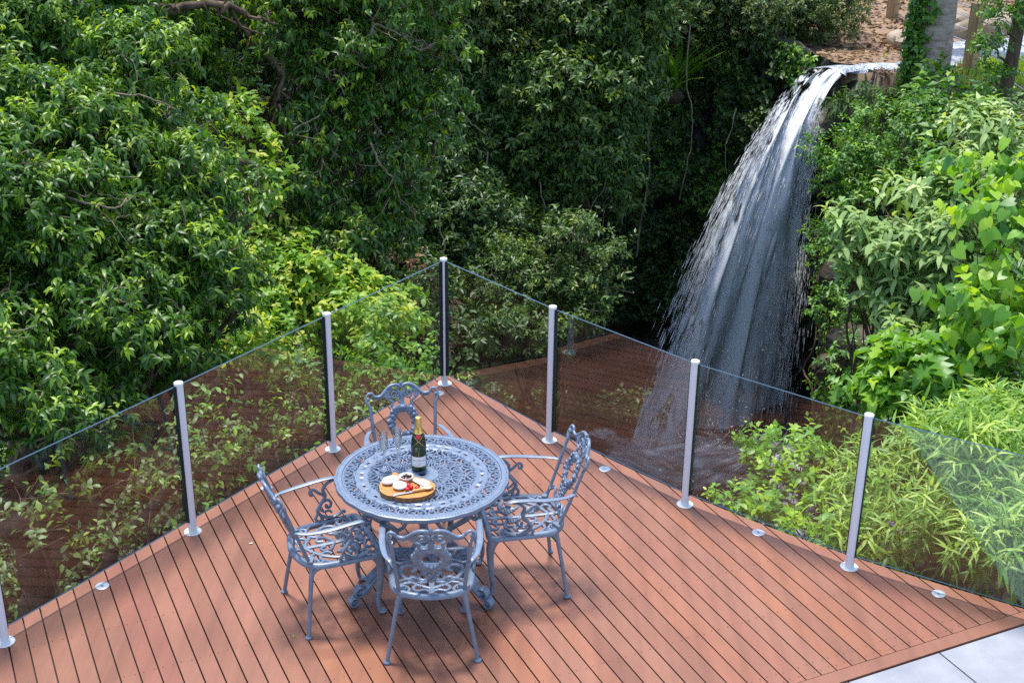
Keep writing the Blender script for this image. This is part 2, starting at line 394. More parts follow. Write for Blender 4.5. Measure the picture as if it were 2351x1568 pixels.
    def mesh(s, name, mats, smooth=35):
        me = bpy.data.meshes.new(name)
        me.from_pydata(np.concatenate(s.v).tolist(), [], s.f)
        for q in (mats if isinstance(mats, (list, tuple)) else [mats]): me.materials.append(q)
        if any(s.mi): me.polygons.foreach_set('material_index', s.mi)
        if smooth:
            me.polygons.foreach_set('use_smooth', [True]*len(me.polygons)); me.set_sharp_from_angle(angle=R(smooth))
        me.update(); return me
    def build(s, name, mats, parent=None, smooth=35, loc=None):
        return link(name, s.mesh(name, mats, smooth), parent, loc)
def link(name, data, parent=None, loc=None):
    o = bpy.data.objects.new(name, data); col.objects.link(o)
    if parent is not None: o.parent = parent
    if loc is not None: o.location = loc
    return o
def tag(o, label=None, cat=None, group=None, kind=None):
    if label: o['label'] = label
    if cat: o['category'] = cat
    if group: o['group'] = group
    if kind: o['kind'] = kind
    return o
def empty(name, loc, label, cat, group=None, rz=0):
    o = bpy.data.objects.new(name, None); col.objects.link(o); o.location = [float(q) for q in loc]; o.rotation_euler = (0, 0, rz)
    o.empty_display_size = .1
    return tag(o, label, cat, group)
def copy_tree(o, parent=None):
    c = o.copy(); col.objects.link(c)
    if parent is not None: c.parent = parent
    for ch in list(o.children): copy_tree(ch, c)
    return c
def crv(pts, n=6, closed=False):
    p = np.asarray(pts, float); k = len(p); out = []
    g = lambda i: p[i % k] if closed else p[min(max(i, 0), k-1)]
    for i in range(k if closed else k-1):
        a, b, c, d = g(i-1), g(i), g(i+1), g(i+2)
        for t in np.arange(n)/n:
            out.append(.5*((2*b)+(c-a)*t+(2*a-5*b+4*c-d)*t*t+(-a+3*b-3*c+d)*t**3))
    if not closed: out.append(p[-1])
    return np.array(out)
def spiral(c, r0, r1, a0, turns, n=16):
    t = np.linspace(0, 1, n); a = a0+2*math.pi*turns*t; r = r0+(r1-r0)*t
    return np.stack([c[0]+r*np.cos(a), c[1]+r*np.sin(a)], 1)

# ------------------------------------------------------------------ leaves
def nrm(a): return a/(np.linalg.norm(a, axis=-1, keepdims=True)+1e-12)
def tpl(w, droop=.18, fold=.05, shape='lance'):
    if shape == 'kite':
        return np.array([(0,0,0),(-w,.42,fold),(0,1,-droop),(w,.42,fold)]), [(0,2,1),(0,3,2)]
    if shape == 'lance':
        return np.array([(0,0,0),(-w*.8,.28,fold),(w*.8,.28,fold),(0,.52,0),(-w*.8,.62,fold*.6-droop*.2),(w*.8,.62,fold*.6-droop*.2),(0,1,-droop)]), \
            [(0,3,4,1),(3,6,4),(0,2,5,3),(3,5,6)]
    if shape == 'blade':
        return np.array([(0,0,0),(-w,.25,fold),(w,.25,fold),(0,.3,0),(-w*.8,.62,-droop*.3),(w*.8,.62,-droop*.3),(0,.62,-droop*.35),(0,1,-droop)]), \
            [(0,3,1),(0,2,3),(1,3,6,4),(3,2,5,6),(4,6,7),(6,5,7)]
    if shape == 'heart':
        o = [(-.02,.02),(-.26,-.10),(-.46,.08),(-.46,.38),(-.26,.72),(0,1.0)]
        v = [(0,.06,-.02),(0,.5,0)]+[(x*w*2, y, fold-.10*abs(x)-droop*max(0, y-.4)) for x, y in o[1:]]+[(-x*w*2, y, fold-.10*abs(x)-droop*max(0, y-.4)) for x, y in o[1:-1]]
        return np.array(v), [(0,1,3,2),(1,4,3),(1,5,4),(1,6,5),(0,7,8,1),(1,8,9),(1,9,10),(1,10,6)]
    if shape == 'lobed':
        v = [(0,0,0)]; f = []
        ys = [.05,.18,.28,.42,.5,.64,.72,.84]; xs = [.08,.42,.12,.5,.13,.4,.1,.2]
        for x, y in zip(xs, ys): v.append((-x*w*2, y, fold-.2*x*droop))
        v.append((0,1,-droop))
        for x, y in zip(xs, ys): v.append((x*w*2, y, fold-.2*x*droop))
        for y in ys: v.append((0, y, -droop*.3*y))
        for i in range(7):
            f.append((1+i, 18+i, 19+i, 2+i)); f.append((10+i, 11+i, 19+i, 18+i))
        f += [(8, 25, 9), (17, 9, 25), (0, 18, 1), (0, 10, 18)]
        return np.array(v), f
def leaves_arrays(B, T, Nn, size, tint, template):
    tv, tf = template; k = len(tv); n = len(B)
    T = nrm(T); X = nrm(np.cross(T, Nn)); Z = np.cross(X, T)
    V = B[:, None]+size[:, None, None]*(tv[None, :, 0:1]*X[:, None]+tv[None, :, 1:2]*T[:, None]+tv[None, :, 2:3]*Z[:, None])
    return V.reshape(-1, 3), tf, k, n, np.repeat(tint, k)
def leaf_mesh(name, parts, mat):
    """one mesh from several leaf batches, filled with foreach_set"""
    Vs = []; loops = []; starts = []; totals = []; tints = []; off = 0; lo = 0
    for V, tf, k, n, ti in parts:
        Vs.append(V); tints.append(ti)
        fl = np.concatenate([np.array(q) for q in tf]); ft = np.array([len(q) for q in tf])
        loops.append((fl[None]+off+k*np.arange(n)[:, None]).ravel())
        st = np.concatenate([[0], np.cumsum(ft)[:-1]])
        starts.append((st[None]+lo+len(fl)*np.arange(n)[:, None]).ravel()); totals.append(np.tile(ft, n))
        off += len(V); lo += len(fl)*n
    V = np.concatenate(Vs).astype(np.float32); Lp = np.concatenate(loops).astype(np.int32)
    St = np.concatenate(starts).astype(np.int32)
    me = bpy.data.meshes.new(name); me.vertices.add(len(V)); me.vertices.foreach_set('co', V.ravel())
    me.loops.add(len(Lp)); me.loops.foreach_set('vertex_index', Lp)
    me.polygons.add(len(St)); me.polygons.foreach_set('loop_start', St)
    a = me.attributes.new('tint', 'FLOAT', 'POINT'); a.data.foreach_set('value', np.concatenate(tints).astype(np.float32))
    me.polygons.foreach_set('use_smooth', np.ones(len(St), bool))
    me.update(calc_edges=True); me.materials.append(mat); return me
UPV = np.array([0, 0, 1.0])
def rdir(n, g): return nrm(g.normal(size=(n, 3)))

def sprigs(Pp, D, g, spec):
    """turn twig roots Pp with directions D into leaf arrays"""
    m = spec.get('per', 7); sl = spec['sprig']; ls = spec['leaf']; n = len(Pp)
    t = np.linspace(.25, 1, m)[None, :, None]
    side = nrm(np.cross(D, rdir(n, g)))
    base = Pp[:, None]+D[:, None]*sl*t*g.uniform(.7, 1.2, (n, 1, 1))
    ang = (np.arange(m)*2.4)[None, :]+g.uniform(0, 6.28, (n, 1))
    s2 = np.cross(D, side)
    lat = np.cos(ang)[..., None]*side[:, None]+np.sin(ang)[..., None]*s2[:, None]
    fwd = spec.get('fwd', .55); dr = spec.get('droop', .35)
    T = D[:, None]*fwd+lat*.8-UPV*dr*g.uniform(.2, 1.6, (n, m, 1))
    T = nrm(T+g.normal(size=T.shape)*.18)
    Nn = nrm(UPV*spec.get('upn', 1.0)+D[:, None]*.5+g.normal(size=T.shape)*spec.get('nj', .35))
    size = ls*g.uniform(.65, 1.2, (n, m))
    young = (g.random(n) < spec.get('young', .2))[:, None]
    tipw = np.linspace(0, 1, m)[None]
    tint = np.clip(g.normal(.36, .16, (n, m))+young*(.25+.45*tipw)*g.uniform(.5, 1.1, (n, 1)), 0, 1)
    size = size*np.where(young & (tipw > .7), .75, 1)
    return base.reshape(-1, 3), T.reshape(-1, 3), Nn.reshape(-1, 3), size.ravel(), tint.ravel()

def crown_points(blobs, g, spec):
    Ps = []; Ds = []; subs = []
    for c, r in blobs:
        ns = max(4, int(spec.get('subs', 14)*max(.5, r)**1.2))
        d = rdir(ns, g); d[:, 2] = d[:, 2]*.9+.1; d[:, 1] -= .25; d = nrm(d)
        sc_ = np.array(c)+d*r*g.uniform(.45, .95, (ns, 1)); sr = r*g.uniform(.20, .52, ns)
        subs.append((sc_, sr))
        cnt = np.maximum(3, (spec.get('dens', 55)*sr**2*12).astype(int))
        for q, rr, k, o in zip(sc_, sr, cnt, d):
            e = nrm(rdir(k, g)*.9+o*.45+UPV*spec.get('top', .42))
            Ps.append(q+e*rr*np.array([1.15, 1.15, .8])*g.uniform(.32, 1.05, (k, 1)))
            Ds.append(nrm(e+UPV*spec.get('lift', .15)+g.normal(size=(k, 3))*.35))
    return np.concatenate(Ps), np.concatenate(Ds), subs

def crown(name, blobs, spec, mat, parent, seed, twigs=0, twigmat=None):
    g = np.random.default_rng(seed)
    Pp, D, subs = crown_points(blobs, g, spec)
    arr = sprigs(Pp, D, g, spec)
    me = leaf_mesh(name, [leaves_arrays(*arr, spec['tpl'])], mat)
    o = link(name, me, parent)
    return o, Pp, D, subs

def branch(mb, a, b, r0, r1, g, wob=.12, n=7, seg=6):
    a = np.asarray(a, float); b = np.asarray(b, float); t = np.linspace(0, 1, n)[:, None]
    p = a+(b-a)*t; L = np.linalg.norm(b-a)
    p[1:-1] += g.normal(size=(n-2, 3))*wob*L*.35
    p = crv(p, 3); mb.tube(p, np.linspace(r0, r1, len(p)), seg)
    return p

def tree(name, label, cat, blobs, spec, mat, seed, base, trunk_r=.14, limbs=True, twigs=0, group=None, bmat='bark', twigmat='twig', crown_name='crown', trunk_name='trunk', wob=.12):
    """Empty at the base > crown (leaves), trunk with limbs and twigs"""
    base = np.asarray(base, float)
    root = empty(name, base, label, cat, group)
    g = np.random.default_rng(seed+1)
    bl = [(np.asarray(c)-base, r) for c, r in blobs]
    o, Pp, D, subs = crown(crown_name, bl, spec, mat, root, seed)
    mb = MB(); cen = np.mean([c for c, r in bl], 0)
    fork = cen*np.array([.5, .5, .45]) if limbs else cen
    trunk = branch(mb, (0, 0, -.2), fork, trunk_r, trunk_r*.7, g, wob*.6)
    for (c, r), (sq, sr) in zip(bl, subs):
        st = trunk[-1] if limbs else trunk[g.integers(len(trunk)//2, len(trunk))]
        lp = branch(mb, st, c+g.normal(size=3)*r*.15, trunk_r*.55, trunk_r*.16, g, wob)
        for q, s_ in zip(sq, sr):
            i = g.integers(len(lp)//2, len(lp)); branch(mb, lp[i], q+g.normal(size=3)*s_*.3, trunk_r*.14, max(.004, trunk_r*.035), g, wob, 4, 5)
    mb.build(trunk_name, M[bmat], root, 60)
    if twigs:
        tb = MB(); idx = g.choice(len(Pp), min(twigs, len(Pp)), replace=False)
        for i in idx:
            L = spec['sprig']*g.uniform(1.2, 3.2)
            branch(tb, Pp[i]-D[i]*L*.8+g.normal(size=3)*.05*L, Pp[i]+D[i]*spec['sprig']*1.1, .008*spec.get('twr', 1), .004*spec.get('twr', 1), g, .22, 4, 4)
        tb.build('twig', M[twigmat], root, 60)
    return root
def BL(*rows): return [(at(px, py, d), r) for px, py, d, r in rows]

# ------------------------------------------------------------------ posts, deck
POST = {'A': (-.501, 9.0922), 'L1': (-1.2055, 8.0363), 'L2': (-1.9175, 6.9692), 'L3': (-2.6635, 5.8511),
        'R1': (.2665, 8.2051), 'R2': (1.1067, 7.3656), 'R3': (1.9909, 6.6753)}
pv = {k: np.array(v) for k, v in POST.items()}
uL = nrm(pv['L3']-pv['A'])
pv['L4'] = pv['L3']+uL*1.33; pv['R4'] = pv['R3']+np.array([math.cos(R(-31)), math.sin(R(-31))])*1.15
OFF = .115
bdir = np.array([math.cos(R(-64.6)), math.sin(R(-64.6))]); bnor = np.array([-bdir[1], bdir[0]])
hdir = np.array([math.cos(R(25.4)), math.sin(R(25.4))]); hnor = np.array([-hdir[1], hdir[0]])   # house edge
H0 = np.array([2.286, 5.877])          # on the paver edge
def line_x(p, d, q, e):
    A = np.array([d, -e]).T; t = np.linalg.solve(A, q-p); return p+d*t[0]
nL = np.array([uL[1], -uL[0]]); nL = nL if nL @ (pv['A']-np.array([0, 5])) > 0 or True else nL
if nL @ (np.array([-.4, 6.4])-pv['L1']) > 0: nL = -nL            # outward of the left rail
def outn(a, b):
    d = nrm(b-a); n = np.array([-d[1], d[0]]); return -n if n @ (np.array([-.4, 6.4])-a) > 0 else n
rpts = [pv['A'], pv['R1'], pv['R2'], pv['R3'], pv['R4']]
ns = [outn(rpts[i], rpts[i+1]) for i in range(4)]
redge = []
for i in range(4):
    a, b = rpts[i]+ns[i]*OFF, rpts[i+1]+ns[i]*OFF; redge.append((a, nrm(b-a)))
corner = line_x(pv['A']+nL*OFF, uL, *redge[0])
edge = [corner]+[line_x(*redge[i], *redge[i+1]) for i in range(3)]+[rpts[4]+ns[3]*OFF]
smooth_edge = [edge[0]]+[tuple(q) for q in crv(edge[0:], 5)[1:]]
rend = line_x(np.array(smooth_edge[-1]), redge[3][1], H0+hnor*.0, hdir)
lend = line_x(pv['A']+nL*OFF, uL, H0, hdir)
deck_poly = [tuple(lend), tuple(corner)]+[tuple(q) for q in smooth_edge[1:]]+[tuple(rend)]
def clip(poly, p, n):            # keep the side n points to
    out = []; k = len(poly); p = np.asarray(p); n = np.asarray(n)
    for i in range(k):
        a, b = np.array(poly[i]), np.array(poly[(i+1) % k]); da, db = (a-p) @ n, (b-p) @ n
        if da >= 0: out.append(a)
        if da*db < 0: out.append(a+(b-a)*da/(da-db))
    return out
def area(p): return abs(sum(p[i][0]*p[(i+1) % len(p)][1]-p[(i+1) % len(p)][0]*p[i][1] for i in range(len(p))))/2
def ccw(p):
    s = sum(p[i][0]*p[(i+1) % len(p)][1]-p[(i+1) % len(p)][0]*p[i][1] for i in range(len(p))); return p if s > 0 else p[::-1]
mb = MB(); BW, GAP = .0968, .0080
seam = H0+hnor*.092
inner = clip(deck_poly, seam, hnor)
lo = min(np.array(q) @ bnor for q in inner); hi = max(np.array(q) @ bnor for q in inner)
g = np.random.default_rng(3); s0 = np.array([-2.59, 6.182]) @ bnor; k0 = math.ceil((lo-s0)/BW)-1
k = k0
while s0+k*BW < hi:
    a = s0+k*BW+GAP/2; b = a+BW-GAP; k += 1
    st = clip(clip(inner, bnor*a, bnor), bnor*b, -bnor)
    if len(st) < 3 or area(st) < 2e-4: continue
    st = ccw(st); mb.prism([tuple(q) for q in st], -.022+g.uniform(-.0006, .0006), g.uniform(-.0006, .0006), 0, 0)
    ts = [np.array(q) @ bdir for q in st]; tmin, tmax = min(ts), max(ts)
    j = math.ceil(tmin/.452)
    js = [jj*.452 for jj in range(j-1, int(tmax/.452)+2)]
    for t in js+[tmax-.035]:
        for off in (.018, .072):
            q = bnor*(a+off)+bdir*(t+g.uniform(-.006, .006))
            if all((q-np.array(st[i])) @ np.array([-(st[(i+1) % len(st)]-st[i])[1], (st[(i+1) % len(st)]-st[i])[0]]) > .006*np.linalg.norm(st[(i+1) % len(st)]-st[i]) for i in range(len(st))):
                mb.lathe([(.0042, .0002), (.0042, .0011), (0, .0011)], (q[0], q[1], 0), 7, 1)
bord = clip(clip(deck_poly, H0+hnor*.0885, -hnor), H0+hnor*.004, hnor)
bord = ccw(bord); mb.prism([tuple(q) for q in bord], -.022, 0, 0, 0)
# dark slab for bearers and fascia, its colour the shade seen through the gaps
inn = [tuple(np.array(q)+(np.array([-.4, 6.0])-np.array(q))*.012) for q in ccw([np.array(q) for q in deck_poly])]
mb.prism(inn, -.20, -.026, 2, 2)
deck = mb.build('deck', [M['deck'], M['screw'], M['deck_frame_shade']], smooth=0); tag(deck, kind='structure')
# pale board ends on the left edge, outside the glass, are the same boards; the trim strip sits just below
# ------------------------------------------------------------------ paving
mb = MB(); ps = .60; origin = np.array([2.286, 5.877])
for i in range(-9, 6):
    for j in range(0, 11):
        c = origin+hdir*(i+.5)*ps-hnor*((j+.5)*ps+.004+.0)
        if c[0] > 4.6 or c[1] < -1.2: continue
        mb.box((c[0], c[1], -.03), (ps-.007, ps-.007, .05), R(25.4), 0, .997)
pav = mb.build('paving', [M['paver'], M['grout']], smooth=0); tag(pav, kind='structure')
mb = MB(); cc = origin-hnor*3.3-hdir*.9
mb.box((cc[0], cc[1], -.35), (9.0, 6.55, .60), R(25.4), 0)
o = mb.build('paving_base', M['grout'], smooth=0); tag(o, kind='structure')

# ------------------------------------------------------------------ glass balustrade
bal = empty('glass_balustrade', (*POST['A'], 0), 'clear glass balustrade on silver round posts along two edges of the timber deck', 'balustrade')
A2 = np.array(POST['A'])
def loc(p): return np.array([p[0]-A2[0], p[1]-A2[1]])
def post(key, dirs):
    q = loc(pv[key]); mb = MB()
    mb.lathe([(.0255, .004), (.0255, .985)], (q[0], q[1], 0), 28)
    p = mb.build('post', M['alu'], bal)
    mb = MB(); mb.lathe([(.053, .0006), (.053, .003), (.050, .0055), (.027, .0065)], (q[0], q[1], 0), 36); mb.build('flange', M['flange'], p)
    mb = MB(); mb.lathe([(.0272, .9845), (.0272, .994), (.0258, .9985), (0, .9995)], (q[0], q[1], 0), 28); mb.build('cap', M['cap'], p)
    for d in dirs:
        mb = MB(); c = q+d*.0235; mb.box((c[0], c[1], .528), (.013, .017, .905), math.atan2(d[1], d[0])); mb.build('gasket', M['gasket'], p, smooth=0)
order = ['L4', 'L3', 'L2', 'L1', 'A', 'R1', 'R2', 'R3', 'R4']
for i, k_ in enumerate(order):
    ds = []
    if i > 0: ds.append(nrm(pv[order[i-1]]-pv[k_]))
    if i < len(order)-1: ds.append(nrm(pv[order[i+1]]-pv[k_]))
    if k_ not in ('L4', 'R4'): post(k_, ds)
for i in range(8):
    a, b = loc(pv[order[i]]), loc(pv[order[i+1]]); d = nrm(b-a); on_ = outn(pv[order[i]], pv[order[i+1]])*.017; a = a+d*.026+on_; b = b-d*.026+on_
    c = (a+b)/2; L_ = np.linalg.norm(b-a); rz = math.atan2(d[1], d[0]); mb = MB()
    x, y, th = L_/2, .05, .006
    ca, sa = math.cos(rz), math.sin(rz); vv = []
    for z in (.072, .972):
        for sx, sy in ((-1,-1),(1,-1),(1,1),(-1,1)):
            A_, B_ = sx*x, sy*th; vv.append((c[0]+A_*ca-B_*sa, c[1]+A_*sa+B_*ca, z))
    mb.add(vv, [(0,1,5,4),(2,3,7,6)], 0); mb.add(vv, [(3,2,1,0),(4,5,6,7),(1,2,6,5),(3,0,4,7)], 1)
    mb.build('glass_panel', [M['pane'], M['pane_edge']], bal, smooth=0)

# ------------------------------------------------------------------ recessed deck lights
LIGHTS = [((235,1345), 'round steel deck light nearest the bottom left corner of the deck'), ((612,1120), 'round steel deck light behind the left chair, by the left glass'),
          ((1008,903), 'round steel deck light at the far corner, behind the crest of the far chair'), ((1388,1077), 'round steel deck light by the right glass, behind the right chair'),
          ((1741,1223), 'round steel deck light midway between two posts, right of the right chair'), ((2155,1363), 'round steel deck light nearest the pale pavers')]
src = None
for (px, py), lab in LIGHTS:
    q = gp(px, py)
    if src is None:
        src = empty('deck_light', q, lab, 'deck light', 'lights set into the deck')
        mb = MB(); mb.lathe([(.039, .0012), (.039, .003), (.035, .0048), (.019, .0048), (.017, .003)], n=32); mb.build('bezel', M['steel'], src)
        mb = MB(); mb.lathe([(.0165, .0014), (.0165, .0026), (0, .0036)], n=24); mb.build('lens', M['lens'], src)
    else:
        c = copy_tree(src); c.location = [float(v) for v in q]; c['label'] = lab

# ------------------------------------------------------------------ cast table
TZ = .722; TC = np.array([-.483, 6.425])
table = empty('garden_table', (*TC, 0), 'round blue grey cast metal table with pierced scroll top and scalloped rim', 'table')
def polar(r, a): return (r*math.cos(a), r*math.sin(a))
mb = MB(); NR = 192
sc_r = lambda a: .4735+.0045*abs(math.sin(a*12))
rows = []
def ring(fr, z): return [(*polar(fr(2*math.pi*i/NR), 2*math.pi*i/NR), z) for i in range(NR)]
prof = [ring(lambda a: .437, TZ-.004), ring(lambda a: .437, TZ+.0005), ring(lambda a: .452, TZ+.001), ring(lambda a: sc_r(a)-.012, TZ+.0015), ring(lambda a: sc_r(a)-.002, TZ-.003),
        ring(sc_r, TZ-.010), ring(sc_r, TZ-.022), ring(lambda a: sc_r(a)-.006, TZ-.028), ring(lambda a: sc_r(a)-.014, TZ-.026), ring(lambda a: .437, TZ-.012)]
vv = np.concatenate([np.array(p) for p in prof]); np_ = len(prof)
mb.add(vv, [(i*NR+j, i*NR+(j+1) % NR, ((i+1) % np_)*NR+(j+1) % NR, ((i+1) % np_)*NR+j) for i in range(np_) for j in range(NR)])
for i in range(168):                     # beaded edge
    a = 2*math.pi*i/168; mb.ball((*polar(sc_r(a)-.014, a), TZ+.002), .0034, 6)
def circ(r, n=96): return [polar(r, 2*math.pi*i/n) for i in range(n)]
TH = .010
mb.ribbon(circ(.430), .014, TZ-.002, TH, closed=True)
# band with slots: two rings and bridges
mb.ribbon(circ(.350), .030, TZ-.002, TH, closed=True); mb.ribbon(circ(.308), .030, TZ-.002, TH, closed=True)
for i in range(32):
    a = 2*math.pi*(i+.5)/32; w = .052 if i % 2 else .030
    mb.ribbon([polar(.296, a), polar(.362, a)], w, TZ-.0025, TH)
for i in range(8):                       # interlaced strap crossing the band
    a = 2*math.pi*i/8; pts = crv([polar(.300, a-.28), polar(.352, a-.12), polar(.372, a), polar(.352, a+.12), polar(.300, a+.28)], 5)
    mb.ribbon(pts, .016, TZ-.0005, TH)
NM = 16
for i in range(NM):                      # outer lattice
    a0 = 2*math.pi*i/NM; da = math.pi/NM
    def mp(pts, sgn=1): return [polar(.362+.070*v, a0+sgn*da*u) for u, v in pts]
    for sg in (1, -1):
        mb.ribbon(mp(crv([(.0, .05), (.22, .12), (.50, .35), (.62, .68), (.45, .90), (.22, .78), (.26, .56), (.40, .62)], 5), sg), .0116, TZ-.002, TH)
        mb.ribbon(mp(crv([(1.0, .92), (.84, .82), (.80, .52), (.88, .28), (.70, .16), (.56, .26), (.64, .36)], 5), sg), .0111, TZ-.002, TH)
        mb.ribbon(mp(crv([(.62, .68), (.78, .86), (1.0, .98)], 4), sg), .0105, TZ-.002, TH)
        mb.ribbon(mp(crv([(0, .30), (.10, .48), (.13, .68), (0, .95)], 4), sg), .0100, TZ-.002, TH)
        mb.ribbon(mp(crv([(1.0, .05), (.93, .18), (.93, .42), (1.0, .6)], 4), sg), .0100, TZ-.002, TH)
NI = 12
for i in range(NI):                      # inner lattice, three rows of palmettes
    a0 = 2*math.pi*i/NI; da = math.pi/NI
    for (ra, rb, off, w) in ((.222, .298, 0, .0128), (.150, .226, da, .0120), (.084, .154, 0, .0102)):
        def mp(pts, sgn=1): return [polar(ra+(rb-ra)*v, a0+off+sgn*da*u) for u, v in pts]
        for sg in (1, -1):
            mb.ribbon(mp(crv([(.0, -.02), (.10, .30), (.42, .46), (.66, .74), (.46, .96), (.26, .80), (.38, .68)], 4), sg), w, TZ-.002, TH)
            mb.ribbon(mp(crv([(.10, .30), (.44, .18), (.82, .26), (.98, .55), (.86, .88), (1.0, 1.05)], 4), sg), w*.9, TZ-.002, TH)
            mb.ribbon(mp(crv([(0, .45), (.10, .7), (0, 1.0)], 4), sg), w*.8, TZ-.002, TH)
            mb.ribbon(mp(crv([(1., -.05), (.7, -.02), (.52, .18)], 3), sg), w*.8, TZ-.002, TH)
for r_ in (.226, .153): mb.ribbon(circ(r_, 72), .006, TZ-.0022, TH*.8, closed=True)
vv = []                                   # hub plate with umbrella socket
hub = [(.021, TZ-.02), (.021, TZ+.0015), (.027, TZ+.004), (.030, TZ+.0015), (.090, TZ+.0012), (.090, TZ-.012)]
mb.lathe([(r_, z) for r_, z in hub], n=48)
mb.lathe([(.0205, TZ-.05), (.0205, TZ-.019)], n=24, mi=1)  # dark plug, its colour the shade inside the umbrella socket
mb.build('tabletop', [M['cast'], M['hole']], table)
# top sits on the solid plate below the board as well: under-frame ring
mb = MB(); mb.tube([(*polar(.30, 2*math.pi*i/48), TZ-.030) for i in range(49)], .009, 8, caps=False)
for a in (90, 210, 330): mb.tube([(0, 0, TZ-.03), (*polar(.43, R(a)), TZ-.028)], .011, 8)
mb.tube([(0, 0, TZ-.012), (0, 0, .30)], .020, 14)
mb.lathe([(.0, .255), (.03, .262), (.045, .285), (.03, .31), (.0, .315)], n=20)
mb.build('underframe', M['cast'], table)
for a in (90, 210, 330):
    ca, sa = math.cos(R(a)), math.sin(R(a)); mb = MB()
    def rz(pts): return [(r_*ca, r_*sa, z) for r_, z in pts]
    mb.tube(rz(crv([(.30, TZ-.028), (.325, .62), (.295, .54), (.22, .47), (.165, .41), (.185, .345)], 6)), np.linspace(.020, .015, 31), 10, flat=(1.35, .9))
    mb.tube(rz(crv([(.02, .30), (.07, .25), (.12, .235), (.20, .215), (.285, .165), (.345, .105), (.385, .08)], 6)), np.linspace(.020, .026, 37), 10, flat=(1.2, 1))
    mb.tube(rz(crv([(.185, .345), (.215, .30), (.195, .25), (.14, .235)], 6)), .014, 10)
    mb.tube(rz(crv([(.30, .56), (.335, .545), (.35, .57), (.335, .595), (.315, .585)], 6)), .011, 8)
    mb.tube(rz(crv([(.165, .41), (.12, .42), (.10, .46), (.125, .49), (.15, .47)], 6)), .011, 8)
    mb.tube(rz([(q[0]+.205, q[1]+.29) for q in spiral((0, 0), .055, .018, 2.0, -1.2, 18)]), np.linspace(.013, .008, 18), 8)
    tq = np.array([-sa, ca, 0])
    for (r_, z, rr) in ((.395, .088, .036), (.428, .034, .033)):
        sp_ = spiral((r_, z), rr, rr*.28, 2.6, -1.35, 26)
        mb.tube(rz(sp_), np.linspace(.0135, .009, 26), 8, flat=(2.0, .75))
    for k_ in range(5):                   # acanthus ribs on the leg
        b = np.linspace(-.022, .022, 5)[k_]
        p = np.array(rz(crv([(.24, .205), (.30, .165), (.35, .118)], 5)))+tq*b+np.array([0, 0, .022])
        mb.tube(p, np.linspace(.003, .008, 11), 6)
    mb.build('leg', M['cast'], table)

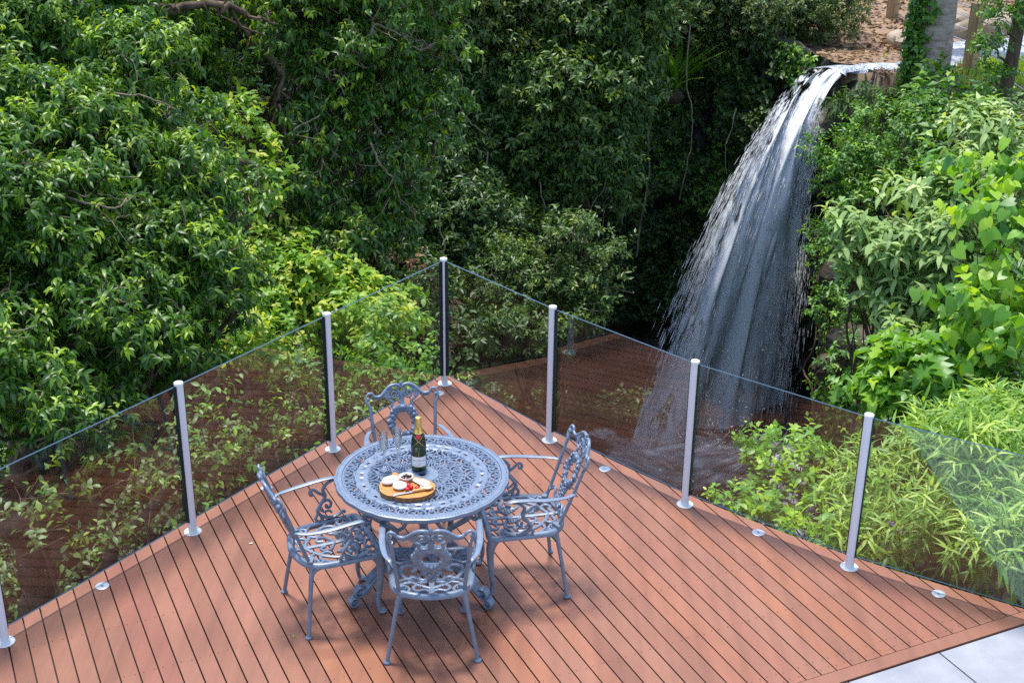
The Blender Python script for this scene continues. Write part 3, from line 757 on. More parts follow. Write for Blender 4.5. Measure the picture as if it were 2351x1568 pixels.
# ------------------------------------------------------------------ cast chairs
def make_chair():
    root = empty('garden_chair', (0, 0, 0), 'x', 'chair', 'cast metal chairs around the table')
    SZ = .42; C_ = M['cast']
    def seatframe(vv):                    # slight dish
        vv = vv.copy(); vv[:, 2] += -.008*np.clip(1-(vv[:, 0]/.2)**2, 0, 1)*np.clip(1-((vv[:, 1])/.22)**2, 0, 1); return vv
    out = crv([(-.205, .208), (-.10, .214), (0, .216), (.10, .214), (.205, .208), (.210, .1), (.207, -.04), (.190, -.135), (.13, -.192), (0, -.218), (-.13, -.192), (-.190, -.135), (-.207, -.04), (-.210, .1)], 6, True)
    mb = MB(); mb.ribbon(out, .034, SZ, .026, closed=True, crown=.06)
    S_ = []
    S_ += [([(0, -.21), (0, -.14), (0, .0), (0, .21)], .020)]
    half = [([(0, -.15), (.05, -.125), (.115, -.075), (.160, .0), (.150, .055), (.105, .065), (.085, .03), (.110, .005)], .015),
            ([(0, -.19), (.035, -.165), (.075, -.175), (.095, -.145), (.072, -.118), (.05, -.135)], .013),
            ([(.195, -.06), (.150, -.10), (.10, -.09), (.08, -.05), (.11, -.03)], .013),
            ([(.12, -.18), (.115, -.15), (.15, -.12), (.18, -.13)], .013),
            ([(0, .02), (.03, .0), (.06, -.02), (.065, -.06), (.035, -.07), (.025, -.04)], .012),
            ([(0, .06), (.05, .10), (.11, .115), (.165, .085), (.20, .10)], .015),
            ([(0, .14), (.05, .175), (.10, .155), (.125, .175), (.12, .21)], .013),
            ([(.20, .155), (.165, .165), (.135, .135), (.16, .115)], .013), ([(.05, .21), (.06, .17)], .012),
            ([(.16, .0), (.195, .03)], .012), ([(.105, .065), (.10, .115)], .012), ([(.055, .10), (.07, .14), (.06, .17)], .012), ([(.19, -.13), (.165, -.09)], .012)]
    for p, w in half:
        S_ += [(p, w), ([(-x, y) for x, y in p], w)]
    for p, w in S_: mb.ribbon(crv(p, 5), w*1.38, SZ-.002, .010, frame=seatframe)
    for sx in (-1, 1):
        for c_, r_ in (((.150, -.155), .017), ((.168, .135), .016), ((.03, .165), .014)):
            mb.ribbon(spiral((c_[0]*sx, c_[1]), r_, r_, 0, 15/16, 16), .009, SZ-.002, .010, closed=True, frame=seatframe)
        g = np.random.default_rng(5)
        for rw, n_ in ((0, 4), (1, 3), (2, 2), (3, 1)):
            for q in range(n_): mb.ball((sx*(.048+(q-(n_-1)/2)*.016+rw*.004), .085-rw*.0155, SZ-.007), .0095, 8)
    mb.build('seat', C_, root, 50)
    # back: local (x, t) in the reclined back plane
    def bp(pts, off=0.0):
        return [(x, -.172-.155*t-.03*(1-min(1, (abs(x)/.2))**2)*min(1, t*1.5)-off*.94, SZ+.452*t-off*.33) for x, t in pts]
    for sx in (-1, 1):
        mb = MB(); mb.tube(bp([(sx*.168, 0.0), (sx*.177, .25), (sx*.187, .5), (sx*.196, .80)]), .0108, 8, flat=(1, .9))
        mb.box((sx*.165, -.165, SZ+.010), (.055, .028, .020), -sx*.5)
        mb.tube(bp(crv([(sx*.196, .78), (sx*.205, .82), (sx*.215, .86), (sx*.207, .895), (sx*.195, .875)], 5)), .0105, 8)
        mb.build('back_post', C_, root, 50)
    mb = MB()
    hp = [(.195, .872), (.212, .905), (.200, .955), (.178, .945), (.165, .905), (.130, .895), (.100, .945), (.070, 1.00), (.030, 1.015), (0, .985)]
    for sx in (-1, 1): mb.tube(bp(crv([(sx*x, t) for x, t in hp], 6)), np.interp(np.arange(55), [0, 20, 40, 54], [.0078, .0086, .0108, .009]), 8)
    for sx in (-1, 1): mb.tube(bp(crv([(sx*.165, .875), (sx*.130, .868), (sx*.10, .91), (sx*.07, .955)], 5), .004), .006, 6)
    mb.ball(bp([(0, 1.02)])[0], .013, 8, sc=(.8, .8, 1.5))
    mb.build('crest_rail', C_, root, 50)
    mb = MB()
    for sx in (-1, 1):
        q = lambda pts: [(sx*x, t) for x, t in pts]
        mb.tube(bp(q([(x, t) for x, t in np.stack([.042+spiral((0, 0), .028, .006, 2.4, 1.5, 24)[:, 0], .90+spiral((0, 0), .062, .014, 2.4, 1.5, 24)[:, 1]], 1)])), np.linspace(.0075, .006, 24), 7)
        mb.tube(bp(q(crv([(0, .985), (.03, .965), (.012, .93), (.0, .88)], 5))), .0065, 7)
        mb.tube(bp(q(crv([(.085, .96), (.095, .88), (.075, .83), (.055, .80), (.062, .75), (.035, .725), (.01, .745)], 5))), .0085, 7)
        for k_ in range(4): mb.tube(bp(q(crv([(.055+.012*k_, .985-.02*k_), (.078+.011*k_, .93-.012*k_), (.080+.010*k_, .86+.01*k_)], 4))), np.linspace(.006, .0095, 9), 7)
        for i in range(9):                # wreath of leaves and fruit
            a = R(100-sx*0)-i*R(22.5); x, t = .074*math.cos(math.pi/2-i*R(22)), .55+.165*math.sin(math.pi/2-i*R(22))
            if t > .70: x += .008
            c_ = bp([(sx*(abs(x)+.004), t)], -.004)[0]
            mb.ball(c_, .021 if i % 2 else .025, 9, sc=(.95, .5, 1.25))
            mb.ball((c_[0]+sx*.012*(1 if i % 3 else -.6), c_[1]+.006, c_[2]+.010), .0135, 8)
            c2 = bp([(sx*(abs(x)*.8), t-.02)], -.002)[0]; mb.ball(c2, .015, 8, sc=(1, .6, 1))
    mb.tube(bp(crv([(0, .88), (0, .80), (0, .70)], 4)), np.array([.016, .014, .012, .010, .012, .014, .012, .008, .006]), 8, flat=(1.3, .8))
    for rw, (n_, t) in enumerate(((5, .395), (5, .355), (4, .315), (4, .275), (3, .235), (2, .195), (1, .16))):
        for i in range(n_): mb.ball(bp([((i-(n_-1)/2)*.0205, t+.008*((i*7+rw) % 2))], -.005 if (i+rw) % 2 else -.001)[0], .0135, 9)
    mb.build('back_splat', C_, root, 60)
    mb = MB()
    for sx in (-1, 1):
        for ph in (0, 1):
            pts = crv([(sx*.172, .14+.03*ph), (sx*.150, .175-.05*ph), (sx*.115, .205-.02*ph), (sx*.085, .165+.035*ph), (sx*.055, .135-.015*ph), (sx*.02, .155+.015*ph)], 6)
            mb.tube(bp(pts, -.005*(ph*2-1)), .0068, 7)
    mb.build('lower_rail', C_, root, 50)
    for sx in (-1, 1):
        mb = MB()
        p = crv([(sx*.188, -.265, .618), (sx*.205, -.245, .640), (sx*.232, -.19, .640), (sx*.250, -.08, .645), (sx*.252, .03, .655), (sx*.250, .105, .655), (sx*.249, .137, .640), (sx*.248, .130, .620), (sx*.248, .112, .622)], 6)
        mb.tube(p, np.interp(np.arange(49), [0, 10, 18, 38, 48], [.010, .012, .017, .017, .011]), 8, flat=(1.0, .45), upv=(0, 0, 1))
        ar = mb.build('armrest', C_, root, 50)
        mb = MB(); x0 = sx*.246
        q = lambda pts: [(x0-sx*(.655-z)*.12, y, z) for y, z in pts]
        mb.tube(q(crv([(.100, .645), (.062, .632), (.035, .60), (.045, .56), (.015, .515), (-.005, .48), (.02, .445), (.075, .428), (.120, .440), (.140, .455), (.150, .44)], 6)), np.interp(np.arange(61), [0, 30, 60], [.0095, .012, .0095]), 8, flat=(1.1, .85))
        mb.tube(q(crv([(.045, .56), (.01, .585), (-.02, .61), (-.04, .60), (-.035, .58), (-.02, .585)], 6)), .0085, 8)
        mb.tube(q(crv([(.02, .525), (.055, .535), (.075, .515), (.065, .49), (.045, .495), (.05, .51)], 6)), .0085, 8)
        mb.tube(q(crv([(.0, .47), (-.02, .44), (-.005, .418), (.018, .425), (.012, .44)], 6)), .0085, 8)
        mb.tube(q(crv([(-.0, .50), (.03, .47), (.06, .47), (.075, .455)], 6)), .007, 8)
        mb.build('arm_scroll', C_, ar, 50)
    for sx in (-1, 1):
        mb = MB(); mb.tube([(sx*.165, -.160, SZ-.024), (sx*.200, -.190, .21), (sx*.236, -.218, .006)], [.0140, .0112, .0112], 8)
        mb.tube(crv([(sx*.135, -.172, SZ-.026), (sx*.16, -.163, SZ-.05), (sx*.178, -.172, SZ-.085)], 4), np.linspace(.016, .011, 9), 8)
        mb.tube(crv([(sx*.188, -.11, SZ-.026), (sx*.172, -.145, SZ-.05), (sx*.180, -.173, SZ-.085)], 4), np.linspace(.014, .010, 9), 8)
        l_ = mb.build('leg', C_, root, 50)
        mb = MB(); mb.lathe([(.012, .0), (.0195, .001), (.0195, .010), (.0125, .016)], (sx*.236, -.218, 0), 14); mb.build('foot', C_, l_)
        mb = MB(); p = crv([(sx*.178, .175, SZ-.020), (sx*.192, .205, .36), (sx*.190, .213, .29), (sx*.182, .205, .18), (sx*.175, .197, .09), (sx*.174, .203, .04), (sx*.174, .214, .018)], 5)
        mb.tube(p, np.interp(np.linspace(0, 1, len(p)), [0, .15, .35, .6, .8, .9, 1], [.036, .031, .021, .0145, .0115, .013, .017]), 10, flat=(.85, 1.0))
        for k_ in range(5):
            mb.ball((sx*(.199-.001*k_), .218, .375-.022*k_), .010-.0008*k_, 7)
        l_ = mb.build('leg', C_, root, 50)
        mb = MB(); mb.ball((sx*.174, .222, .014), .021, 10, sc=(1, 1.15, .66)); mb.build('foot', C_, l_)
    return root
CH = [((-.405, 5.945), 93.5, 'blue grey cast metal chair nearest the camera, its back in front of the table'), ((-.965, 6.222), 25, 'blue grey cast metal chair left of the table, facing right'),
      ((.070, 6.522), 190.5, 'blue grey cast metal chair right of the table, facing left'), ((-.575, 6.885), 284, 'blue grey cast metal chair on the far side, behind the bottle and glasses')]
chair = make_chair()
for i, ((x, y), a, lab) in enumerate(CH):
    c = chair if i == 0 else copy_tree(chair)
    c.location = (x, y, .001); c.rotation_euler = (0, 0, R(a-90)); c['label'] = lab

# ------------------------------------------------------------------ things on the table
TT = TZ+.0048
def text_mesh(body, size, extrude=.0001):
    cu = bpy.data.curves.new('lettering', 'FONT'); cu.body = body; cu.size = size; cu.extrude = extrude; cu.align_x = 'CENTER'; cu.align_y = 'CENTER'; cu.resolution_u = 2
    ob = bpy.data.objects.new('lettering', cu); col.objects.link(ob); bpy.context.view_layer.update()
    me = bpy.data.meshes.new_from_object(ob); bpy.data.objects.remove(ob); return me
bot = empty('champagne_bottle', (-.503, 6.482, TT), 'dark green sparkling wine bottle with gold foil neck and red seal', 'bottle')
mb = MB(); BP = [(.028, .012), (.036, .0), (.0415, .004), (.0425, .012), (.0425, .150), (.0405, .172), (.0355, .196), (.0275, .222), (.0205, .243), (.0165, .262), (.0150, .285), (.0150, .300)]
mb.lathe(BP, n=40); mb.build('glass_body', M['bottle'], bot, 60)
mb = MB(); mb.lathe([(.0275, .2245), (.0215, .2435), (.0175, .262), (.0165, .272), (.0185, .277), (.0180, .285), (.0165, .292), (.0168, .308), (.0150, .315), (.006, .3175), (0, .3178)], n=32); mb.build('gold_foil', M['foil'], bot, 60)
yaw = math.atan2(-6.482, .503)           # towards the camera
def wrap(pts2, rad, a0):                  # (u along girth, z) on a cylinder-like surface
    return [(rad(z)*math.cos(a0+u/ max(rad(z), .01)), rad(z)*math.sin(a0+u/max(rad(z), .01)), z) for u, z in pts2]
def rad_at(off): return lambda z: float(np.interp(z, [q[1] for q in BP[3:]], [q[0] for q in BP[3:]]))+off
mb = MB(); n_ = 22; vv = []
for z in (.030, .034, .092): vv += wrap([(u, z) for u in np.linspace(-.046, .046, n_)], rad_at(.0006), yaw)
mb.add(vv, [(j*n_+i, j*n_+i+1, (j+1)*n_+i+1, (j+1)*n_+i) for j in (1,) for i in range(n_-1)], 0)
mb.add(vv, [(i, i+1, n_+i+1, n_+i) for i in range(n_-1)], 1)
lab = mb.build('paper_label', [M['paper'], M['foil']], bot, 60)
def wrapped_text(body, size, zc, off, mat, vertical=False, foil=False):
    me = text_mesh(body, size)
    rf = (lambda z: float(np.interp(z, [.2245, .2435, .262, .272, .29], [.0275, .0215, .0175, .0165, .0165]))+off) if foil else rad_at(off)
    co = np.empty(len(me.vertices)*3); me.vertices.foreach_get('co', co); co = co.reshape(-1, 3)
    if vertical: u, z = -co[:, 1], zc+co[:, 0]
    else: u, z = co[:, 0], zc+co[:, 1]
    out = np.array([wrap([(a, b)], rf, yaw)[0] for a, b in zip(u, z)])
    me.vertices.foreach_set('co', out.ravel()); me.update(); me.materials.clear(); me.materials.append(mat)
    link('lettering', me, bot)
wrapped_text('MOËT & CHANDON', .0082, .069, .0011, M['ink'])
wrapped_text('IMPÉRIAL', .0042, .046, .0011, M['ink'])
wrapped_text('CHAMPAGNE', .0036, .058, .0011, M['pinkink'])
wrapped_text('MOËT', .0125, .247, .0012, M['ink'], True, True)
mb = MB()                                 # small crown mark above the name
for i in range(5): mb.tube(wrap([((i-2)*.0022, .077), ((i-2)*.0028, .0805)], rad_at(.0010), yaw), .0006, 5)
mb.tube(wrap([(u, .0768) for u in np.linspace(-.006, .006, 6)], rad_at(.0010), yaw), .0006, 5); mb.build('crown_mark', M['pinkink'], bot)
mb = MB()
for sg in (1, -1):
    zs = np.linspace(.224, .158, 12); us = np.linspace(-.030*sg, .040*sg, 12)
    top = wrap([(u, z+.012) for u, z in zip(us, zs)], rad_at(.0010+.0003*(sg > 0)), yaw); bt = wrap([(u, z-.009) for u, z in zip(us, zs)], rad_at(.0010+.0003*(sg > 0)), yaw)
    mb.add(top+bt, [(i, i+1, 12+i+1, 12+i) for i in range(11)], 0)
    g2 = wrap([(u, z-.011) for u, z in zip(us, zs)], rad_at(.0012+.0003*(sg > 0)), yaw); mb.add(bt+g2, [(i, i+1, 12+i+1, 12+i) for i in range(11)], 1)
mb.build('neck_band', [M['ribbon'], M['foil']], bot, 60)
q = wrap([(0, .211)], rad_at(.0015), yaw)[0]; mb = MB()
ax = (math.cos(yaw), math.sin(yaw), .45); mb.lathe([(.0125, 0), (.0125, .0022), (.009, .0034), (.0085, .0026), (0, .0026)], q, 24, axis=ax); mb.build('wax_seal', M['seal'], bot)

FL = [(-.693, 6.466, 'cut crystal champagne flute, the left one of the pair'), (-.621, 6.517, 'cut crystal champagne flute, the right one, nearer the bottle')]
f0 = empty('champagne_flute', (0, 0, 0), FL[0][2], 'glass', 'champagne flutes on the table')
mb = MB(); mb.lathe([(0, .098), (.010, .102), (.017, .115), (.0235, .145), (.0260, .175), (.0235, .226), (.0222, .226), (.0246, .175), (.0220, .146), (.0150, .117), (.006, .106), (0, .105)], n=28); mb.build('bowl', M['crystal'], f0, 60)
mb = MB(); mb.lathe([(.0062, .012), (.0042, .03), (.0040, .06), (.0062, .075), (.0042, .085), (.008, .099)], n=14); mb.build('stem', M['crystal'], f0, 60)
mb = MB(); mb.lathe([(.0315, .0005), (.0315, .0022), (.018, .0055), (.0062, .0125), (0, .0128)], n=32); mb.build('base', M['crystal'], f0, 60)
for i, (x, y, lb) in enumerate(FL):
    c = f0 if i == 0 else copy_tree(f0); c.location = (x, y, TT); c['label'] = lb

brd = empty('serving_board', (-.549, 6.236, TT), 'rounded olive wood serving board with bark edge, laden with cheese and fruit', 'board')
outl = crv([(-.150, .035), (-.142, -.045), (-.10, -.092), (-.062, -.098), (-.045, -.112), (.02, -.120), (.095, -.098), (.142, -.052), (.152, .01), (.130, .06), (.07, .10), (0, .118), (-.05, .135), (-.075, .158), (-.092, .15), (-.095, .118), (-.128, .085)], 5, True)
mb = MB(); mb.prism([tuple(q) for q in ccw([np.array(q) for q in outl*.985])], 0, .024, 0, 1)
mb.build('plank', [M['board_top'], M['board_bark']], brd, 30)
BT = TT+.0245
def on(px, py, dz=0): q = gp(px, py, BT+dz); return q
# two soft white cheeses
for (px, py), r_, lb, sh in (((918, 1120), .0385, 'round white soft cheese at the front of the board', (1, 1, .42)), ((897, 1108), .045, 'long white soft cheese at the back left of the board', (1.15, .78, .40))):
    q = on(px, py); mb = MB(); mb.ball((0, 0, r_*sh[2]*.92), r_, 20, sc=sh)
    o = mb.build('soft_cheese', M['cheese'], None, 80, q); o.rotation_euler = (0, 0, .6); tag(o, lb, 'cheese', 'white cheeses on the board')
q = on(933, 1102); bowl = empty('olive_bowl', q, 'small white china bowl holding dark olives', 'bowl')
mb = MB(); mb.lathe([(.018, 0), (.020, .002), (.034, .018), (.0385, .028), (.037, .0285), (.032, .019), (.018, .007), (0, .006)], n=32); mb.build('dish', M['china'], bowl, 60)
src = None
OL = [(-.012, .008), (.006, .014), (.018, .004), (.004, -.004), (-.014, -.010), (.012, -.014), (-.020, .0), (.0, .004), (.022, -.006)]
for i, (dx, dy) in enumerate(OL):
    z = .0175 if i < 7 and i != 3 else .0275
    if src is None:
        mb = MB(); mb.ball((0, 0, 0), .0088, 12, sc=(1, 1, 1.12)); src = mb.build('olive', M['olive'], None, 80); o = src; tag(o, 'shiny dark olive heaped in the white bowl', 'olive', 'olives in the bowl')
    else: o = src.copy(); col.objects.link(o)
    o.location = (q[0]+dx, q[1]+dy, q[2]+z); o.rotation_euler = (i*.9, i*1.7, i)
TM = [(935, 1124), (944, 1119), (938, 1115), (927, 1116), (932, 1112), (957, 1121)]
src = None
for i, p in enumerate(TM):
    qq = on(p[0], p[1], .010)
    if src is None:
        mb = MB(); mb.ball((0, 0, 0), .0132, 14, sc=(1, 1, .94)); src = mb.build('cherry_tomato', M['tomato'], None, 80); o = src
    else: o = src.copy(); col.objects.link(o)
    o.location = (qq[0], qq[1], BT+.0123)
    tag(o, 'single red cherry tomato by the crackers, apart from the others' if i == 5 else 'red cherry tomato clustered in front of the white bowl', 'tomato', 'cherry tomatoes on the board')
src = None
for i in range(8):
    if i < 5: p, z, tl = (956+i*5.2, 1104+i*3.6), .004+.0045*i, .16
    else: p, z, tl = (975+(i-5)*3, 1119+(i-5)*2.2), .004+.0045*(i-5), .12
    qq = on(*p)
    if src is None:
        mb = MB(); mb.lathe([(.0225, -.0018), (.0237, 0), (.0225, .0018), (0, .0022)], n=22); src = mb.build('cracker', M['cracker'], None, 60); o = src
    else: o = src.copy(); col.objects.link(o)
    o.location = (qq[0], qq[1], BT+z+.002); o.rotation_euler = (-tl, tl*.6, i)
    tag(o, 'round pale cracker fanned out behind the tomatoes' if i < 5 else 'round pale cracker stacked behind the knife handle', 'cracker', 'crackers on the board')
a, b = on(903, 1139), on(996, 1122); d = nrm((b-a)[:2]); L_ = np.linalg.norm((b-a)[:2])
kn = empty('cheese_knife', (a[0], a[1], BT+.004), 'small cheese knife with curved steel tip and wooden handle', 'knife', None, math.atan2(d[1], d[0]))
mb = MB(); mb.tube(crv([(.0, -.006, .0), (.008, .001, .001), (.03, .003, .002), (L_*.48, 0, .004)], 5), np.interp(np.arange(16), [0, 5, 15], [.002, .006, .0065]), 8, flat=(1.3, .22), upv=(0, 0, 1)); mb.build('blade', M['blade'], kn)
mb = MB(); mb.tube([(L_*.46, 0, .006), (L_*.5, 0, .006), (L_*.8, 0, .007), (L_*.98, 0, .007), (L_, 0, .007)], [.005, .0075, .0085, .0095, .006], 12); mb.build('handle', M['handle'], kn)

# a few fallen leaves on the deck
for (px, py), lb, mat, rz in (((675, 1463), 'small green leaf fallen on the boards in front of the left chair', 'leaf_heart', .4), ((581, 1246), 'dry tan leaf fallen on the boards left of the left chair', 'cracker', 1.9),
                              ((1213, 1205), 'yellow leaf scrap on the boards right of the right chair', 'leaf_yellow', 2.6), ((1270, 1240), 'tiny pale leaf between the right chair legs', 'leaf_yellow', .9)):
    q = gp(px, py, .003); tv, tf = tpl(.26, -.12, .08); mb = MB(); mb.add(tv*np.array([.026, .026, .026]), tf)
    o = mb.build('fallen_leaf', M[mat], None, 80, q); o.rotation_euler = (0, 0, rz)
    if mat.startswith('leaf'): at_ = o.data.attributes.new('tint', 'FLOAT', 'POINT'); at_.data.foreach_set('value', [.85]*len(o.data.vertices))
    tag(o, lb, 'leaf', 'leaves fallen on the deck')

M['brownrock'] = rock_mat('brown gully rock', [(.02,.013,.008), (.07,.043,.026), (.16,.10,.06)], 2.0, .4)
M['litter'] = leafmat('dry litter leaf', (.12,.065,.035), (.27,.165,.09), (.46,.33,.20), .8, .1, .2)

# ------------------------------------------------------------------ ground, gully and cliff
RIM = [(-24, 24, 1.6), (-16, 26, 1.6), (-10, 27, 1.5), (-5, 28.2, 1.3), (0, 28.2, .9), (3.2, 27.6, .4), (5.0, 26.6, -.35), (5.75, 25.3, -.95), (6.75, 24.0, -1.15), (6.5, 22.3, -1.3), (5.9, 20, -1.7), (5.5, 17, -2.2), (5.3, 14, -2.6), (4.9, 11.6, -2.7), (4.4, 10, -2.6)]
GP = [(x, y) for x, y, z in RIM]+[(3.8, 8.4), (3.4, 6.5), (2, 3), (-6, 1), (-26, 2), (-26, 24)]
ZF = -7.6
def poly_sd(X, Y, poly):
    p = np.array(poly); d2 = np.full(X.shape, 1e9); ins = np.zeros(X.shape, bool)
    for i in range(len(p)):
        a, b = p[i], p[(i+1) % len(p)]; e = b-a
        t = np.clip(((X-a[0])*e[0]+(Y-a[1])*e[1])/(e @ e), 0, 1)
        d2 = np.minimum(d2, (X-a[0]-t*e[0])**2+(Y-a[1]-t*e[1])**2)
        c = ((a[1] > Y) != (b[1] > Y)) & (X < (b[0]-a[0])*(Y-a[1])/(b[1]-a[1]+1e-12)+a[0]); ins ^= c
    return np.where(ins, 1, -1)*np.sqrt(d2)
def wob(X, Y, f, seed):
    g = np.random.default_rng(seed); s = 0
    for k in range(7):
        a = g.uniform(0, 6.28); w_ = f*g.uniform(.6, 2.4); s = s+np.sin((X*math.cos(a)+Y*math.sin(a))*w_+g.uniform(0, 6.28))/(k*.4+1)
    return s/2.6
DP = [tuple(q) for q in deck_poly]
def ground_z(X, Y):
    sg = poly_sd(X, Y, GP); dd = -poly_sd(X, Y, DP)              # dd: metres outside the deck
    bank = -2.4-.62*np.maximum(0, dd-.2)
    zin = np.maximum(ZF+.25*wob(X, Y, 1.2, 4), bank+.2*wob(X, Y, 1.6, 5))
    right = -2.7+np.clip((Y-8)/15, 0, 1)*1.75
    back = 1.2+.22*np.maximum(0, Y-28)
    k = np.clip((4.6-X)/3.0, 0, 1)
    zp = right*(1-k)+back*k+np.where(X > 4, .16*np.maximum(0, Y-28.5), 0)
    zp = np.where(Y < 10, np.minimum(zp, -2.5), zp)
    s = np.clip((sg+.15)/.55, 0, 1)
    return zp*(1-s)+zin*s+.05*wob(X, Y, 3.1, 6), sg
gx = np.arange(-30, 34.01, .26); gy = np.arange(-8, 62.01, .26)
X, Y = np.meshgrid(gx, gy); Z, SG = ground_z(X, Y)
STREAM = [gp(px, py, -1.0)[:2] for px, py in ((1925,172),(1990,162),(2070,163),(2120,160),(2190,158),(2235,153),(2290,150),(2400,140),(2700,130),(2700,70),(2400,78),(2300,92),(2200,97),(2120,118),(2060,146),(1990,150),(1940,160))]
sd_ = poly_sd(X, Y, STREAM); Z = np.where(sd_ > -.4, np.minimum(Z, np.interp(sd_, [-.4, .15], [-.90, -1.12])), Z)
lit = np.clip((X-5.0)/1.2, 0, 1)*np.clip((Y-22.6)/1.0, 0, 1)*(SG < .2)
nx, ny = len(gx), len(gy)
V = np.stack([X, Y, Z], -1).reshape(-1, 3).astype(np.float32)
idx = (np.arange(ny-1)[:, None]*nx+np.arange(nx-1)[None]).ravel()
F = np.stack([idx, idx+1, idx+nx+1, idx+nx], 1)
def grid_mesh(name, V, F, mat, attrs=None):
    me = bpy.data.meshes.new(name); me.vertices.add(len(V)); me.vertices.foreach_set('co', np.asarray(V, np.float32).ravel())
    me.loops.add(F.size); me.loops.foreach_set('vertex_index', F.astype(np.int32).ravel())
    me.polygons.add(len(F)); me.polygons.foreach_set('loop_start', np.arange(0, F.size, F.shape[1], dtype=np.int32))
    me.polygons.foreach_set('use_smooth', np.ones(len(F), bool))
    for k_, (ty, arr) in (attrs or {}).items():
        a = me.attributes.new(k_, ty, 'POINT'); a.data.foreach_set('value' if ty == 'FLOAT' else 'vector', np.asarray(arr, np.float32).ravel())
    me.update(calc_edges=True); me.materials.append(mat); return me
o = link('ground', grid_mesh('ground', V, F, M['ground'], {'litter': ('FLOAT', lit)})); tag(o, kind='structure')
# far hills so the sheet reaches the horizon
mb = MB(); q = 400; mb.add([(-q,-q,-9),(q,-q,-9),(q,q,-9),(-q,q,-9)], [(0,1,2,3)]); o = mb.build('valley_ground', simple('far green ground', (.03,.05,.015), .9), smooth=0); tag(o, kind='structure')

rim = crv(RIM, 40); nu = len(rim); nv = 74
tan = np.gradient(rim[:, :2], axis=0); tan = nrm(tan); nin = np.stack([tan[:, 1], -tan[:, 0]], 1)    # towards the gully
CV = np.zeros((nu, nv, 3))
for i in range(nu):
    x, y, zt = rim[i]; zt = zt+.12
    for j in range(nv):
        t = j/(nv-1); z = zt+(ZF-.6-zt)*t
        p = Vector((x*.55, y*.55, z*.8)); d = .55*mnoise.fractal(p, .8, 2.1, 5)
        cell = mnoise.cell(Vector((x*1.1+.4*z, y*1.1, z*1.5))); d += .20*(cell-.5)+.12*mnoise.fractal(p*4, 1, 2, 3)
        wl = float(np.interp(i/(nu-1), [.2, .28, .52, .58, .66], [.6, 1, 1, .35, .25])); d += .12+2.1*wl*t+.2*t*t+(.0 if t > .12 else -.22*(1-t/.12))
        CV[i, j] = (x+nin[i, 0]*d, y+nin[i, 1]*d, z)
ci = (np.arange(nu-1)[:, None]*nv+np.arange(nv-1)[None]).ravel(); CF = np.stack([ci, ci+1, ci+nv+1, ci+nv], 1)
o = link('cliff', grid_mesh('cliff', CV.reshape(-1, 3), CF, M['cliff'])); tag(o, kind='structure')

def creeper(name, label, cat, urange, vrange, n, spec, mat, seed, dens=None, stuff=True, lift=.25):
    """leaf cover growing on the cliff face"""
    g = np.random.default_rng(seed)
    u = g.uniform(*urange, n)*(nu-1); v = g.uniform(*vrange, n)*(nv-1); i = u.astype(int).clip(0, nu-2); j = v.astype(int).clip(0, nv-2)
    p = CV[i, j]+(CV[i+1, j]-CV[i, j])*(u-i)[:, None]+(CV[i, j+1]-CV[i, j])*(v-j)[:, None]
    keep = np.array([mnoise.fractal(Vector(q)*.7, .8, 2, 3) > (dens or -.1) for q in p]); p = p[keep]; i = i[keep]
    nn = np.concatenate([nin[i], np.zeros((len(i), 1))], 1)
    D = nrm(nn+UPV*lift+g.normal(size=nn.shape)*.45); p = p+nn*g.uniform(.02, .35, (len(p), 1))
    arr = sprigs(p, D, g, spec); o = link(name, leaf_mesh(name, [leaves_arrays(*arr, spec['tpl'])], mat))
    return tag(o, label, cat, kind='stuff' if stuff else None)

# stream, waterfall, pool
LIPL, LIPR = np.array([5.52, 24.75, -.93]), np.array([6.0, 24.42, -.97])
g = np.random.default_rng(20)
zs = np.array(STREAM); zc = zs.mean(0)
mb = MB(); mb.add([(x, y, -.985) for x, y in zs], [tuple(range(len(zs)))]); me = mb.mesh('stream', M['stream'], 0)
o = link('stream', me); tag(o, kind='structure')
ru, rv = np.meshgrid(np.linspace(0, 1, 70), np.linspace(0, 1, 22), indexing='ij')
ra = np.array([gp(2085,159,-.97), gp(2010,161,-.97), gp(1950,163,-.97), LIPR+np.array([.02,-.10,.0])]); rb = np.array([gp(2085,146,-.97), gp(2010,149,-.97), gp(1950,152,-.97), LIPL+np.array([-.05,.12,.0])])
ca_ = crv(ra, 23)[:70]; cb_ = crv(rb, 23)[:70]; RP = ca_[:, None]*(1-rv[..., None])+cb_[:, None]*rv[..., None]
RP[..., 2] = -1.04+.03*wob(RP[..., 0]*5, RP[..., 1]*7, 1.3, 12)+.11*np.sin(rv*3.14)**.6+.04*ru; ii = (np.arange(69)[:, None]*22+np.arange(21)[None]).ravel()
o = link('rapids', grid_mesh('rapids', RP.reshape(-1, 3), np.stack([ii, ii+1, ii+23, ii+22], 1), M['rapid'])); tag(o, kind='structure')
th = np.linspace(0, 6.283, 40, endpoint=False); mb = MB()
mb.add([(2.7+3.9*math.cos(a)*(1+.1*math.sin(3*a)), 18.6+3.6*math.sin(a), -7.05) for a in th], [tuple(range(40))]); o = mb.build('pool', M['pool'], smooth=0); tag(o, kind='structure')

g = np.random.default_rng(21)
LA, LB = LIPL, LIPR
def fall_pos(s, t, k, jit=0):
    """s across the lip (0 right, 1 left), t seconds after the lip; k how far the thread is thrown once it leaves the chute"""
    lip = LB+(LA-LB)*s[..., None]
    sp_ = .84+.28*s
    v = np.stack([-2.15*sp_, -2.55*sp_], -1)
    t0 = .36; tt = (np.minimum(t, t0)+k*np.maximum(t-t0, 0))[..., None]
    xy = lip[..., :2]+v*tt; z = lip[..., 2]-4.9*t*t-.12*t
    return np.concatenate([xy, z[..., None]], -1)
